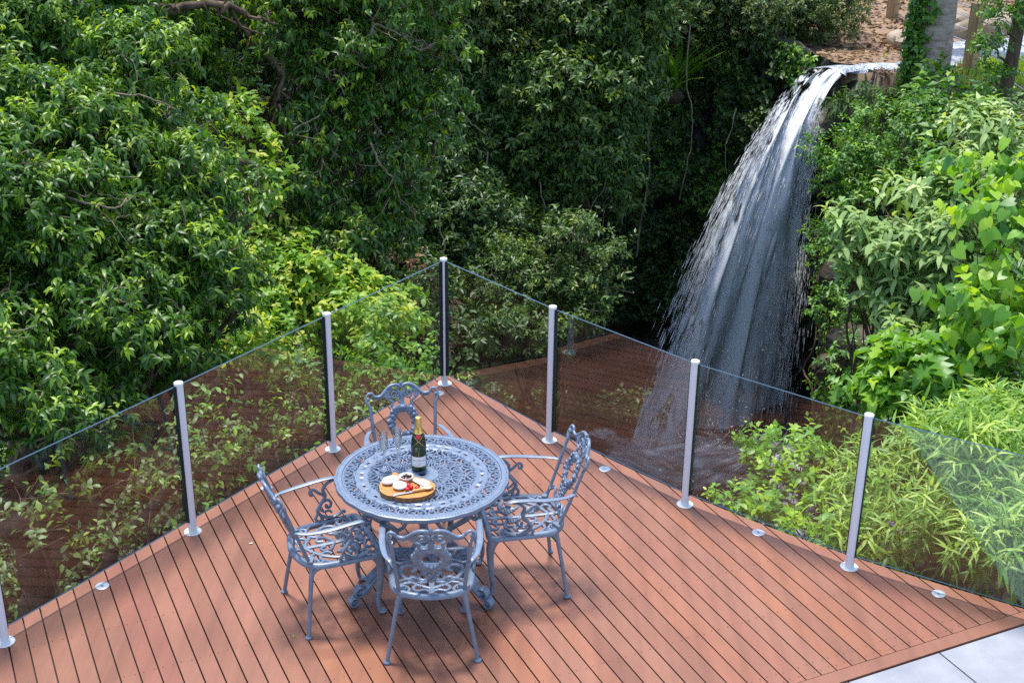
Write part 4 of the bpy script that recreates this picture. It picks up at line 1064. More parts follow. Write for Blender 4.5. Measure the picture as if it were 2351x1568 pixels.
# veils
Vs = []; Fs = []; fl = []; thn = []; off = 0
for layer in range(2):
    ns_, nt_ = 34, 70
    s = np.linspace(0, 1, ns_)[:, None]*np.ones((1, nt_)); t = np.linspace(-.02, 1.12, nt_)[None]*np.ones((ns_, 1)); t2 = np.maximum(t, 0)
    ph = g.uniform(0, 6, 4)
    k = np.clip(.08+1.25*s**.95+.06*np.sin(s*9+ph[0])+layer*.07, 0, 1.45)
    p = fall_pos(s, t2, k); p[..., 2] += .05*np.sin(s*23+ph[1])*np.exp(-t2*2)+layer*.02
    p[..., 0] += .05*np.sin(s*17+t*9+ph[2])*t2; p[..., 1] += layer*.20*t2+.06*np.sin(s*13+ph[3]); rg = wob(s*14+layer*3, t*8, 1.5, 60+layer); p[..., 1] -= .10*rg*np.clip(t2*1.4, .15, 1); p[..., 0] -= .09*wob(s*11, t*7+layer, 1.4, 70+layer)*np.clip(t2*1.5, .1, 1)
    Vs.append(p.reshape(-1, 3)); ii = (np.arange(ns_-1)[:, None]*nt_+np.arange(nt_-1)[None]).ravel()
    Fs.append(np.stack([ii, ii+nt_, ii+nt_+1, ii+1], 1)+off); off += ns_*nt_
    fl.append(np.stack([s+layer*7.3, t+layer*3.1, s*0], -1).reshape(-1, 3))
    cc_ = .20+.24*np.clip((t2-.3)/.4, 0, 1); ww = .24+.20*np.clip((t2-.3)/.4, 0, 1); core = np.exp(-((s-cc_)/ww)**2)
    thn.append((-.21+.13*layer+.20*np.clip((s-.42)/.2, 0, 1)*np.clip((.42-t2)/.2, 0, 1)+.22*np.clip((t2-.28)/.8, 0, 1)**.9+.10*np.sin(layer*2.1)*.3+.30*(1-core)*np.clip(1.35-t2*.75, .55, 1)+.10*np.clip((s-.85)/.15, 0, 1)+.10*np.clip((.05-s)/.05, 0, 1)).ravel())
me = grid_mesh('waterfall', np.concatenate(Vs), np.concatenate(Fs), M['fall'], {'flow': ('FLOAT_VECTOR', np.concatenate(fl)), 'thin': ('FLOAT', np.concatenate(thn))})
o = link('waterfall', me); tag(o, kind='structure')
# flying drops and strings of water
n = 9500; s = np.where(g.random(n) < .7, g.choice([0., 1.], n)+g.normal(0, .10, n), g.random(n)).clip(-.08, 1.08); t = g.uniform(.12, 1.1, n)**.75*1.08
k = np.clip(.08+1.28*np.maximum(s, 0)**.95+g.normal(0, .09, n), -.05, 1.6); dt = g.uniform(.014, .040, n)
a = fall_pos(s, t, k); b = fall_pos(s, t+dt, k); j = g.normal(size=(n, 3))*(.015+.12*np.maximum(t-.2, 0)[:, None]); a += j; b += j
clus = np.array([mnoise.noise(Vector((sx*9, tx*5, 3.3))) for sx, tx in zip(s, t)]) > g.normal(-.12, .16, n); a, b, t = a[clus], b[clus], t[clus]; n = len(a)
d = nrm(b-a); x = nrm(np.cross(d, UPV+.01)); y = np.cross(d, x); r = g.uniform(.003, .008, n)[:, None]*(1+.5*t[:, None])
mid = a+(b-a)*.6
VV = np.stack([a, mid+x*r, mid+y*r, mid-x*r, mid-y*r, b], 1).reshape(-1, 3)
base = np.arange(n)[:, None]*6
T_ = np.array([(0,1,2),(0,2,3),(0,3,4),(0,4,1),(5,2,1),(5,3,2),(5,4,3),(5,1,4)])
FF = (base[:, :, None]+T_[None]).reshape(-1, 3)
# splash at the foot
n2 = 900; c = np.array([3.35, 20.0, -7.0])+g.normal(size=(n2, 3))*np.array([.95, .85, .0]); h_ = g.exponential(.32, n2)*np.exp(-((c[:, 0]-3.35)**2+(c[:, 1]-20.0)**2)/1.6)*1.8
c[:, 2] += h_+.04; d = nrm(rdir(n2, g)+UPV*1.3+np.stack([c[:, 0]-3.35, c[:, 1]-20.0, c[:, 0]*0], 1)*.8); L_ = g.uniform(.010, .03, n2)[:, None]
a = c-d*L_; b = c+d*L_; x = nrm(np.cross(d, (.3, .2, .9))); y = np.cross(d, x); r = g.uniform(.004, .012, n2)[:, None]
VV2 = np.stack([a, c+x*r, c+y*r, c-x*r, c-y*r, b], 1).reshape(-1, 3); base = np.arange(n2)[:, None]*6
o = link('water_spray', grid_mesh('water_spray', np.concatenate([VV, VV2]), np.concatenate([FF, (base[:, :, None]+T_[None]).reshape(-1, 3)+len(VV)]), M['spray'])); tag(o, kind='stuff')
o['label'] = 'white drops and spray flying off the waterfall and its foot'; o['category'] = 'spray'

g = np.random.default_rng(25); Vs = []; Fs = []; fl = []; thn = []; off = 0
for k_ in range(14):                     # wisps of mist rolling off the foot of the fall
    c_ = gp(1460+20*k_+g.uniform(-15, 15), 1112+g.uniform(-25, 22), -6.9); w_, h_ = g.uniform(.7, 1.15), g.uniform(.45, .8); a_ = g.uniform(-.5, .5)
    uu, vv_ = np.meshgrid(np.linspace(-1, 1, 26), np.linspace(-1, 1, 20), indexing='ij')
    lx = uu*w_; lz = vv_*h_; ly = .25*uu**2-.22*vv_+.08*wob(uu*5+k_, vv_*5, 1.2, 80+k_)
    P_ = np.stack([c_[0]+lx*math.cos(a_)-ly*math.sin(a_), c_[1]+lx*math.sin(a_)+ly*math.cos(a_), c_[2]+lz*.8+.36+.25*uu*(1 if k_ > 3 else -.4)], -1)
    ii = (np.arange(25)[:, None]*20+np.arange(19)[None]).ravel(); Vs.append(P_.reshape(-1, 3)); Fs.append(np.stack([ii, ii+1, ii+21, ii+20], 1)+off); off += 520
    fl.append(np.stack([lx+k_*5.3, lz*1.6, ly*0], -1).reshape(-1, 3)); thn.append((np.clip(1-np.sqrt(uu**2+vv_**2), 0, 1)).ravel())
o = link('mist', grid_mesh('mist', np.concatenate(Vs), np.concatenate(Fs), M['mist'], {'flow': ('FLOAT_VECTOR', np.concatenate(fl)), 'thin': ('FLOAT', np.concatenate(thn))})); tag(o, 'white mist billowing where the waterfall hits the pool', 'mist', kind='stuff')

# ------------------------------------------------------------------ trees and plants
FIC = dict(per=9, sprig=.14, leaf=.084, tpl=tpl(.19, .32, .07), dens=78, subs=15, young=.28, droop=.55, fwd=.6, upn=1.1, lift=.2)
FI2 = dict(per=9, sprig=.17, leaf=.094, tpl=tpl(.20, .30, .07), dens=62, subs=20, young=.20, droop=.85, fwd=.5, upn=.9, lift=.05)
SHR = dict(per=7, sprig=.14, leaf=.095, tpl=tpl(.30, .2, .06), dens=70, subs=15, young=.5, droop=.3, fwd=.5, upn=1.3, lift=.3)
FOR = dict(per=9, sprig=.30, leaf=.125, tpl=tpl(.22, .2, .06, 'kite'), dens=26, subs=20, young=.14, droop=.5, fwd=.5, upn=.9, lift=.1)
FIN = dict(per=10, sprig=.26, leaf=.085, tpl=tpl(.25, .2, .06, 'kite'), dens=38, subs=20, young=.22, droop=.35, fwd=.55, upn=1.0, lift=.25)
CRE = dict(per=6, sprig=.22, leaf=.12, tpl=tpl(.34, .25, .05, 'kite'), young=.2, droop=.6, fwd=.4, upn=.8)
TOB = dict(per=8, sprig=.13, leaf=.150, tpl=tpl(.19, .32, .06), dens=38, subs=14, young=.35, droop=.18, fwd=.35, upn=1.6, nj=.22, lift=.55)
HEA = dict(per=4, sprig=.22, leaf=.112, tpl=tpl(.44, .25, .05, 'heart'), dens=26, subs=16, young=.45, droop=.9, fwd=.15, upn=.7, nj=.3, lift=.1, nothing=0)
LOB = dict(per=6, sprig=.16, leaf=.24, tpl=tpl(.36, .35, .05, 'lobed'), dens=18, subs=9, young=.3, droop=.4, fwd=.3, upn=1.5, nj=.2, lift=.5)
BAM = dict(per=7, sprig=.20, leaf=.140, tpl=tpl(.068, .34, .03, 'blade'), dens=78, subs=15, young=.45, droop=.30, fwd=.75, upn=1.0, lift=.75)
TEN = dict(per=7, sprig=.13, leaf=.068, tpl=tpl(.30, .15, .05), dens=60, subs=12, young=.45, droop=.3, fwd=.5, upn=1.3, lift=.35)
LOO = dict(per=7, sprig=.20, leaf=.075, tpl=tpl(.27, .2, .06), dens=32, subs=9, young=.35, droop=.4, fwd=.5, upn=1.1, lift=.0)
def gz(x, y): return float(ground_z(np.array([[x]]), np.array([[y]]))[0][0, 0])
def base_of(blobs, dx=0, dy=.3):
    c = np.mean([b[0] for b in blobs], 0); return (c[0]+dx, c[1]+dy, gz(c[0]+dx, c[1]+dy))

b1 = BL((60,330,11.3,.85),(250,300,11.4,.75),(390,310,11.6,.55),(490,350,11.6,.36),(520,450,11.2,.36),(420,450,11,.55),(40,520,10.3,.75),(230,500,10.6,.75),(380,590,10.6,.6),(500,590,10.9,.42),(120,680,9.8,.62),(290,730,9.9,.6),(430,720,10.3,.42),(520,690,10.8,.25),
        (30,830,9.2,.5),(180,860,9.3,.5),(330,860,9.6,.36),(60,960,8.8,.42),(220,970,9.1,.34),(-160,380,10.8,1.1),(-170,760,9.4,.9),(110,150,12.2,.7),(-60,120,12.4,.9),(440,810,10.0,.22))
T1_ = tree('broadleaf_tree', 'big glossy green broadleaf tree filling the left side behind the left glass', 'tree', b1, FIC, M['leaf_ficus'], 101, (-5.6, 11.5, gz(-5.6, 11.5)), .20, True, 1300)
b1 = BL((250,80,15,.7),(380,120,15.4,.6),(130,20,15,.9),(330,10,15.2,.7),(470,60,16,.55),(440,160,15.6,.35),(30,60,14.6,.8),(-80,-60,15,1.2))
TB_ = tree('broadleaf_tree', 'broadleaf tree at the top left corner with a thick brown limb showing', 'tree', b1, dict(FI2, young=.25), M['leaf_ficus'], 107, (-6.5, 15.2, gz(-6.5, 15.2)), .26, True, 300)
b2 = BL((670,50,15.2,.5),(770,60,15.2,.65),(820,170,15,.55),(720,150,15.2,.34),(930,150,15.5,.5),(1015,95,15.4,.30),(965,260,15.2,.45),(860,290,15,.55),(1005,330,15.2,.20),(745,320,14.7,.42),(780,440,14.5,.48),(890,390,14.8,.45),(690,450,14.3,.28),(700,550,14,.34),(785,550,14,.26),(640,555,14,.22),(530,5,15.9,.4),(830,560,14.3,.3),(740,600,13.8,.22),(900,540,14.5,.22),(850,480,14.6,.4),(670,600,13.8,.18),(920,470,14.8,.25),
        (760,-110,16,1.1),(940,-20,16,.5))
T2_ = tree('broadleaf_tree', 'darker broadleaf tree with drooping leaves between the left tree and the waterfall', 'tree', b2, FI2, M['leaf_ficus_far'], 102, (-6.6, 17.6, gz(-6.6, 17.6)), .12, True, 1100)
def add_limb(root, rows, r0, r1, mat, name='limb'):
    g = np.random.default_rng(int(rows[0][0])+7)
    pts = np.array([at(x_, y_, d_+.12) for x_, y_, d_ in rows])-np.array(root.location); pts[1:-1] += g.normal(size=(len(pts)-2, 3))*.04
    c_ = crv(pts, 6); c_[1:-1] += g.normal(size=(len(c_)-2, 3))*r0*.35; mb = MB(); mb.tube(c_, np.linspace(r0, r1, len(c_))*.8, 7)
    for i in range(3, len(c_), 4):
        e = c_[i]+nrm(g.normal(size=3)+(c_[-1]-c_[0])*.6)*g.uniform(.15, .45)*(1 if r0 < .06 else 1.8)
        pp = branch(mb, c_[i], e, r1*.6, r1*.25, g, .3, 5, 5); branch(mb, pp[len(pp)//2], pp[len(pp)//2]+g.normal(size=3)*.14, r1*.4, r1*.2, g, .3, 4, 5)
    mb.build(name, M[mat], root, 60)
add_limb(T2_, ((800,105,14.7),(835,92,14.6),(870,80,14.6),(925,82,14.6),(962,110,14.6),(1000,98,14.7)), .022, .011, 'twig')
add_limb(T2_, ((560,60,14.8),(600,110,14.7),(632,170,14.6),(642,240,14.5),(634,300,14.4)), .045, .018, 'bark')
add_limb(T2_, ((655,170,14.8),(690,215,14.6),(715,260,14.4),(740,330,14.2),(738,390,14.1)), .022, .011, 'twig')
add_limb(T2_, ((640,240,14.5),(660,320,14.3),(680,285,14.2),(735,265,14.2)), .016, .010, 'twig')
add_limb(T2_, ((850,330,14.2),(880,380,14.1),(905,420,14.1),(920,470,14.1)), .018, .008, 'twig')
add_limb(TB_, ((290,-10,14.4),(350,14,14.3),(420,24,14.2),(500,14,14.2),(570,34,14.3)), .075, .04, 'bark')
add_limb(T1_, ((110,430,9.7),(180,450,9.5),(250,470,9.5),(290,455,9.6)), .013, .007, 'twig')
add_limb(T1_, ((190,650,9.3),(250,690,9.2),(300,700,9.2)), .011, .006, 'twig')
add_limb(T1_, ((260,215,10.7),(330,240,10.5),(400,250,10.5)), .011, .006, 'twig')
b3 = BL((548,285,14.2,.22),(585,340,14.1,.24),(625,395,14.0,.22),(590,430,13.9,.24),(520,200,15.8,.35),(470,170,16,.3),(575,530,13.6,.22),(585,620,13.4,.22),(600,680,13.2,.22),(560,240,14.6,.2),(610,480,13.8,.2),(540,600,13.4,.25))
tree('yellowing_tree', 'yellow green tree glowing in the gap between the two big broadleaf trees', 'tree', b3, dict(SHR, leaf=.10, dens=45), M['leaf_yellow'], 103, base_of(b3), .10)
b4 = BL((680,640,13.6,.42),(760,690,13.4,.45),(620,690,13.2,.36),(840,720,13.2,.45),(900,720,13.4,.3),(700,740,13.0,.52),(800,790,12.8,.45),(620,760,12.7,.42),(560,790,12.2,.3),(690,600,14,.28))
tree('bright_shrub', 'bright yellow green shrub with reddish tips behind the second left glass panel', 'shrub', b4, SHR, M['leaf_yellow'], 104, base_of(b4), .05)
b5 = BL((860,800,12.4,.45),(940,830,12.0,.40),(1000,860,11.6,.30),(900,860,11.8,.35),(820,850,11.6,.3))
tree('understorey_shrub', 'fresh green leafy shrub below the yellow green shrub, by the corner post', 'shrub', b5, LOO, M['leaf_lush'], 105, base_of(b5), .04)
b6 = BL((970,700,15,.35),(990,760,14.5,.3),(950,640,15.5,.35))
tree('reddish_shrub', 'thin shrub with reddish brown leaves left of the corner post top', 'shrub', b6, dict(LOO, dens=22), M['mulch'], 106, base_of(b6), .03)
for i, (rows, lb, sp_, mt) in enumerate([
    (((490,960,8.9,.22),(500,1060,8.6,.24),(470,1150,8.3,.22),(530,1010,8.8,.18)), 'loose leafy branch hanging behind the glass right of the second left post', LOO, 'leaf_bank'),
    (((690,850,11.2,.35),(720,920,10.6,.34),(660,930,10.4,.28),(620,980,9.8,.2)), 'loose sprays of small leaves behind the glass left of the far chair', LOO, 'leaf_bank'),
    (((300,1130,8.0,.34),(200,1180,7.8,.30),(390,1070,8.3,.30),(320,1010,8.6,.3)), 'shaded leafy branches behind the glass left of the second post', LOO, 'leaf_forest'),
    (((60,1230,7.4,.3),(150,1290,7.3,.24),(30,1130,7.7,.3)), 'shaded leafy branches behind the glass at the bottom left', LOO, 'leaf_forest'),
    (((820,980,9.9,.28),(870,930,10.2,.3),(960,900,10.6,.25)), 'sprays of green leaves behind the glass directly behind the far chair', LOO, 'leaf_lush')]):
    b = BL(*rows); tree('leafy_branch', lb, 'plant', b, dict(sp_, dens=9 if mt == 'leaf_forest' else 17, leaf=.065), M[mt], 110+i, base_of(b, 0, .1), .014, False)
# background forest
b = BL((1150,140,22.5,1.3),(1290,210,22.3,1.4),(1200,340,21.8,1.05),(1330,370,21.6,.8),(1080,60,23.4,1.2),(1380,70,23.2,1.0),(1270,440,21.4,.6),(1390,300,22,.5),(1160,-80,23.5,1.8),(1340,-90,23.5,1.5),(1080,230,23,.9),(1220,480,21.2,.5))
tree('forest_tree', 'mid green forest tree with bare twigs, standing midway between the broadleaf trees and waterfall', 'tree', b, FOR, M['leaf_forest'], 120, (1.6, 24.5, ZF), .22, True, 260)
b = BL((1130,60,21.8,.5),(1210,40,21.8,.5),(1060,30,22.4,.6),(1170,110,21.5,.35),(1290,60,21.8,.45))
tree('yellowing_tree', 'small olive and yellow leaved tree at the top middle, in front of the forest tree', 'tree', b, dict(FOR, dens=30, leaf=.10, young=.4), M['leaf_olive'], 121, (.4, 23.6, ZF), .08)
b = BL((1230,570,18.4,.42),(1300,600,18.2,.5),(1170,640,18.2,.42),(1375,590,18.4,.34),(1280,690,18,.5),(1180,740,17.6,.42),(1350,690,18,.36),(1270,780,17.6,.5),(1335,545,18.8,.24),(1150,580,18.8,.25),(1385,660,18.1,.2),(1130,700,18,.3))
tree('forest_shrub', 'round dark green shrub above the first right glass panel, left of the waterfall', 'shrub', b, dict(FIN, dens=32, young=.15), M['leaf_forest'], 122, base_of(b), .05, True, 60)
b = BL((970,450,20.5,1.1),(1050,560,20,1.0),(920,600,19.5,.9),(1040,330,21.5,1.0),(1090,700,19,.8),(960,720,18,.7),(1060,800,17,.6))
tree('forest_tree', 'dark shaded forest tree in the gloom between the broadleaf tree and the round shrub', 'tree', b, dict(FOR, dens=22), M['leaf_shade'], 123, base_of(b), .16)
b = BL((1530,20,26.5,1.0),(1640,30,27,.95),(1720,45,27.2,.95),(1825,30,28,.9),(1880,60,28,.6),(1775,95,27.4,.5),(1900,5,28.4,.8),(1480,-40,26.5,1.0),(1580,-60,27,1.0))
tree('forest_tree', 'olive leaved tree overhanging the top of the waterfall', 'tree', b, FIN, M['leaf_olive'], 124, (4.0, 29.0, gz(4.0, 29.0)), .22, True, 150)
b = BL((420,40,21.5,1.2),(740,330,22.5,1.2),(640,120,22.5,1.0),(560,20,22,1.0),(830,560,20.5,1.2),(700,560,19.5,1.0),(480,700,18,1.4),(860,640,18,.8))
tree('forest_tree', 'dark background tree showing through the gaps of the two big left trees', 'tree', b, dict(FOR, dens=15), M['leaf_shade'], 125, (-7.5, 21.5, ZF), .25)
# growth on the cliff
creeper('creeper', 'dark creeper covering the shaded cliff left of the waterfall', 'creeper', (.30, .49), (.0, .78), 9500, CRE, M['leaf_shade'], 130, -.5)
creeper('fern_cover', 'mid green ferny growth clinging to the cliff top beside the waterfall', 'ground cover', (.36, .50), (.0, .36), 3000, dict(CRE, leaf=.10, young=.4), M['leaf_bank'], 131, .05)
creeper('moss', 'olive moss hanging on the cliff beside the waterfall', 'moss', (.44, .54), (.1, .6), 2600, dict(CRE, leaf=.05, sprig=.1), M['leaf_moss'], 132, .12)
creeper('fern_cover', 'straggling growth on the dark rock right of the waterfall', 'ground cover', (.62, .86), (.0, .75), 3600, dict(CRE, leaf=.10, young=.45), M['leaf_bank'], 133, .0)
creeper('creeper', 'brighter trailing creeper and ferns on the cliff around the nest fern', 'creeper', (.34, .475), (.02, .50), 3600, dict(CRE, young=.5), M['leaf_bank'], 134, -.1)
# low growth on the gully floor, its leaf colour darkened for shade
g = np.random.default_rng(47); n = 15000; x = g.uniform(-11, 3.4, n); y = g.uniform(5.5, 24, n); zz, s_ = ground_z(x[None], y[None]); dd_ = -poly_sd(x[None], y[None], DP)[0]; pl_ = ((x-2.7)/4.1)**2+((y-18.6)/3.8)**2
ok = (dd_ > .25) & (pl_ > 1) & (s_[0] > .3) & (wob(x, y, 1.1, 8) > -.55); x, y, z = x[ok], y[ok], zz[0][ok]; n = len(x)
Pq = np.stack([x, y, z+g.uniform(0, .5, n)], 1); Dq = nrm(UPV+g.normal(size=(n, 3))*.5)
o = link('undergrowth', leaf_mesh('undergrowth', [leaves_arrays(*sprigs(Pq, Dq, g, dict(CRE, per=6, leaf=.13, sprig=.25, upn=1.4, droop=.3)), CRE['tpl'])], M['leaf_shade'])); tag(o, 'dim low undergrowth covering the shaded gully floor behind the glass', 'undergrowth', kind='stuff')
n = 9000; x = g.uniform(3.2, 15, n); y = g.uniform(3.5, 23.5, n); zz, s_ = ground_z(x[None], y[None]); ok = (-poly_sd(x[None], y[None], DP)[0] > .3) & (s_[0] < -.1) & ((x-H0[0])*hnor[0]+(y-H0[1])*hnor[1] > .4) & (x < 5.5+(23.5-y)*.8); x, y, z = x[ok], y[ok], zz[0][ok]; n = len(x)
Pq = np.stack([x, y, z+g.uniform(0, .7, n)], 1); Dq = nrm(UPV+g.normal(size=(n, 3))*.5)
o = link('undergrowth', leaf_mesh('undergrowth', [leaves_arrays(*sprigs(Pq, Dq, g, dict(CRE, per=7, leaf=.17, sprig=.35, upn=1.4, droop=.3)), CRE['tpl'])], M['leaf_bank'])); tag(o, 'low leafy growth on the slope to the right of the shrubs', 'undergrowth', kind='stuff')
# bird's nest fern
q = at(1545, 205, 25.7); fern = empty('nest_fern', q, 'bird nest fern with long upright fronds on the cliff beside a pale vine', 'fern'); g = np.random.default_rng(31)
n = 26; a = g.uniform(0, 6.28, n); el = g.uniform(.75, 1.45, n); T = np.stack([np.cos(a)*np.cos(el), np.sin(a)*np.cos(el), np.sin(el)], 1)
link('frond', leaf_mesh('frond', [leaves_arrays(np.tile((0, -.25, 0.), (n, 1)), T, nrm(UPV-T*.5+.001), g.uniform(.8, 1.35, n), g.uniform(.5, .95, n), tpl(.07, .35, .03, 'blade'))], M['leaf_bank']), fern)
mb = MB(); mb.ball((0, -.1, -.12), .2, 10, sc=(1, 1, .8)); mb.build('root_ball', M['bark'], fern)
# vines
for pts, d0, r_, lb in [(((1585,60),(1570,200),(1577,330),(1560,460)), 24.4, .018, 'second thin vine on the cliff midway between the nest fern and the waterfall'),
                        (((1010,470),(1016,560),(1008,650)), 17.0, .014, 'slim vine hanging in the gloom just left of the corner post'),
                        (((1430,380),(1410,450),(1385,520),(1370,560)), 22.6, .018, 'slanting vine between the forest tree and the long pale vine'),
                        (((1503,40),(1497,130),(1488,260),(1480,380),(1470,500),(1462,590)), 24.2, .026, 'long pale vine hanging down the cliff beside the nest fern'),
                        (((1120,350),(1115,450),(1118,560),(1114,660),(1112,740)), 20.5, .020, 'thin pale vine hanging straight down in the gloom left of the round shrub'),
                        (((1400,330),(1385,400),(1360,450),(1345,500)), 21.2, .018, 'short crooked vine at the right edge of the forest tree'),
                        (((1035,215),(1070,270),(1110,310),(1150,330)), 20.8, .020, 'slanting bare vine between the broadleaf tree and the forest tree'),
                        (((1690,250),(1672,330),(1668,400)), 24.6, .016, 'short vine on the cliff just left of the waterfall'),
                        (((1240,420),(1250,480),(1245,540),(1262,600)), 20.6, .016, 'grey dead vine dangling above the round shrub')]:
    p = np.array([at(x, y, d0+.0*i) for i, (x, y) in enumerate(pts)]); pos_ = p[0].copy(); mb = MB(); vc = crv(p-pos_, 8); vc[1:-1] += np.cumsum(np.random.default_rng(int(px_ := pts[0][0])).normal(size=(len(vc)-2, 3))*.018, 0)*np.sin(np.linspace(0, 3.14, len(vc)-2))[:, None]; mb.tube(vc, r_*.62, 6)
    o = mb.build('hanging_vine', M['vine'], None, 60, pos_); tag(o, lb, 'vine')
# right bank
b = BL((1945,345,20.6,.40),(2010,310,21,.45),(2070,370,20.6,.5),(1975,410,20.4,.42),(2110,310,21.2,.42),(2050,440,20,.42),(1905,400,20.6,.22),(2130,400,20.2,.42))
tree('bank_bush', 'mid green bush on the bank directly right of the waterfall', 'bush', b, FIN, M['leaf_bank'], 140, base_of(b, .3, 0), .06)
b = BL((2190,325,20.5,.36),(2260,315,20.2,.36),(2330,300,20,.38),(2220,380,19.6,.42),(2320,360,19.2,.42),(2210,275,22,.22),(2110,265,22.6,.2))
tree('bank_bush', 'olive green bush on the bank at the right edge, above the silvery shrub', 'bush', b, FIN, M['leaf_olive'], 141, base_of(b), .05)
b = BL((1985,225,22.9,.22),(2045,225,22.8,.2),(1930,245,22.6,.14))
tree('bank_tussock', 'mossy brown green tussock overhanging the lip of the waterfall', 'plant', b, dict(BAM, leaf=.22, droop=1.0, lift=-.1, dens=40), M['leaf_moss'], 142, base_of(b), .03)
b = BL((1875,530,20.5,.18),(1895,600,20,.2),(1880,690,19.5,.2),(1930,560,19,.3),(1950,700,17.5,.3),(1930,830,16.5,.26),(1960,470,19.8,.3))
tree('cliff_shrub', 'small ragged shrub clinging to the brown rock below the bank bush', 'shrub', b, dict(FIN, dens=30), M['leaf_bank'], 143, base_of(b), .04)
# big ivy clad trunk, slim trunk
q = at(2128, 212, 24.2); tr = empty('ivy_clad_tree', q, 'thick grey ringed trunk with ivy up its left side, behind the stream', 'tree'); g = np.random.default_rng(33)
mb = MB(); top = at(2170, -120, 24.6)-q; k = np.linspace(0, 1, 24)[:, None]; pth = top*k*2.2; pth[:, 2] -= .1
mb.tube(pth, np.linspace(.345, .25, 24)*(1+.03*np.sin(np.arange(24)*2.2)), 18); mb.build('trunk', M['palm_bark'], tr, 60)
n = 420; kk = g.uniform(0, .62, n); c = np.stack([np.interp(kk, k[:, 0], pth[:, i]) for i in range(3)], 1); a = g.normal(3.3, .38, n); rr = .31-.07*kk
P_ = c+np.stack([np.cos(a)*rr, np.sin(a)*rr, 0*a], 1); D_ = nrm(np.stack([np.cos(a), np.sin(a), .2+0*a], 1)+g.normal(size=(n, 3))*.4)
link('ivy', leaf_mesh('ivy', [leaves_arrays(*sprigs(P_, D_, g, dict(CRE, leaf=.12, sprig=.2)), CRE['tpl'])], M['leaf_bank']), tr)
bl = [(top*2.2+np.array(o_), r_) for o_, r_ in (((0,0,.3),1.4),((.9,.4,.2),.8),((-.8,.9,.1),.8),((.2,.9,.4),.9))]  # crown out of view above the trunk, added to cast shade
crown('crown', bl, dict(FOR, dens=16), M['leaf_forest'], tr, 144)
b = BL((2165,150,23.0,.17),(2170,200,22.9,.16),(2162,250,22.8,.15),(2172,295,22.6,.15))
tree('climbing_plant', 'column of climbing leaves on a stump in front of the thick trunk', 'plant', b, dict(LOO, leaf=.11, dens=48), M['leaf_bank'], 145, (b[-1][0][0], b[-1][0][1], b[-1][0][2]-.5), .05, False)
q = at(2286, 300, 20.5); g = np.random.default_rng(35); tr = empty('slender_tree', q, 'slender leaning tree with a dark mottled trunk at the top right corner', 'tree')
top = at(2352, -60, 20.9)-q; k = np.linspace(0, 1, 12)[:, None]; pth = top*k*1.5+np.sin(k*4)*np.array([.05, 0, 0]); mb = MB(); mb.tube(pth, np.linspace(.11, .075, 12), 10)
for (px, py) in ((2276,110),(2272,180),(2310,60),(2276,230)):
    e = at(px, py, 20.4)-q; i = int(np.argmin(abs(pth[:, 2]-e[2]+.2))); branch(mb, pth[i], e, .025, .01, g)
mb.build('trunk', M['bark'], tr, 60)
bl = [(at(*r_[:3])-q, r_[3]) for r_ in ((2275,110,20.4,.13),(2272,180,20.3,.16),(2310,50,20.5,.26),(2275,240,20.3,.16),(2300,0,20.6,.28),(2340,-60,21,.6),(2290,-90,21,.5))]
crown('crown', bl, dict(FIN, dens=30), M['leaf_bank'], tr, 146)
# timber posts and wires beyond the stream
fen = empty('wire_fence', at(2225, 158, 26.0), 'wire fence on two square timber posts beside the stream', 'fence'); fo = np.array(fen.location)
pA = at(2225, 158, 26.0); pB = at(2043, 78, 30.5); hA = 1.18
for p in (pA, pB):
    mb = MB(); mb.box(tuple(p-fo+np.array([0, 0, hA/2-.05])), (.19, .19, hA+.1), .75); o = mb.build('post', M['postwood'], fen, 30)
    mb = MB()
    for z in (.2, .42, .64, .86, 1.06): mb.lathe([(.013, 0), (.013, .05), (0, .055)], tuple(p-fo+np.array([.10, -.09, z])), 8, axis=(.6, -.8, 0))
    mb.build('bolt', M['wire'], o)
mb = MB(); mb.box(tuple(pB-fo+np.array([0, 0, .03])), (.34, .34, .06), .75); mb.build('bracket', M['rust'], fen)
dirw = nrm((pA-pB)[:2]); far_ = pA[:2]+dirw*5.5; farB = pB[:2]-dirw*6
for z in (.2, .42, .64, .86, 1.06):
    mb = MB(); mb.tube([np.array([*farB, pB[2]+z+.2])-fo, pB+np.array([.1, -.09, z])-fo, pA+np.array([.1, -.09, z])-fo, np.array([*far_, pA[2]+z-.1])-fo], .009, 6); mb.build('wire', M['wire'], fen)
# rocks round the stream
g = np.random.default_rng(37); rk = []
for (px, py, s_, lb) in ((2085,95,.5,'tan rock left of the thick trunk, above the stream'),(2215,65,.40,'tan flat rock behind the nearer timber post'),(2285,60,.45,'pale rock right of the nearer timber post'),
                         (2330,45,.40,'tan rock at the top right corner'),(2180,40,.34,'small tan rock between trunk and post at the frame top'),(2260,100,.28,'low pale rock at the edge of the stream'),(2010,120,.26,'brown litter covered rock above the waterfall lip')):
    q = at(px, py, 25.6 if px < 1960 else 28.2); q[2] = max(q[2], -1.15); mb = MB(); mb.ball((0, 0, 0), s_, 18, sc=(1.25, .9, .5))
    v = mb.v[0]
    for i in range(len(v)): v[i] *= 1+.35*mnoise.fractal(Vector(v[i]*2.2+px), .9, 2, 3)
    o = mb.build('rock', M['bankrock'], None, 40, q); o.rotation_euler = (0, 0, g.uniform(0, 6)); tag(o, lb, 'rock')
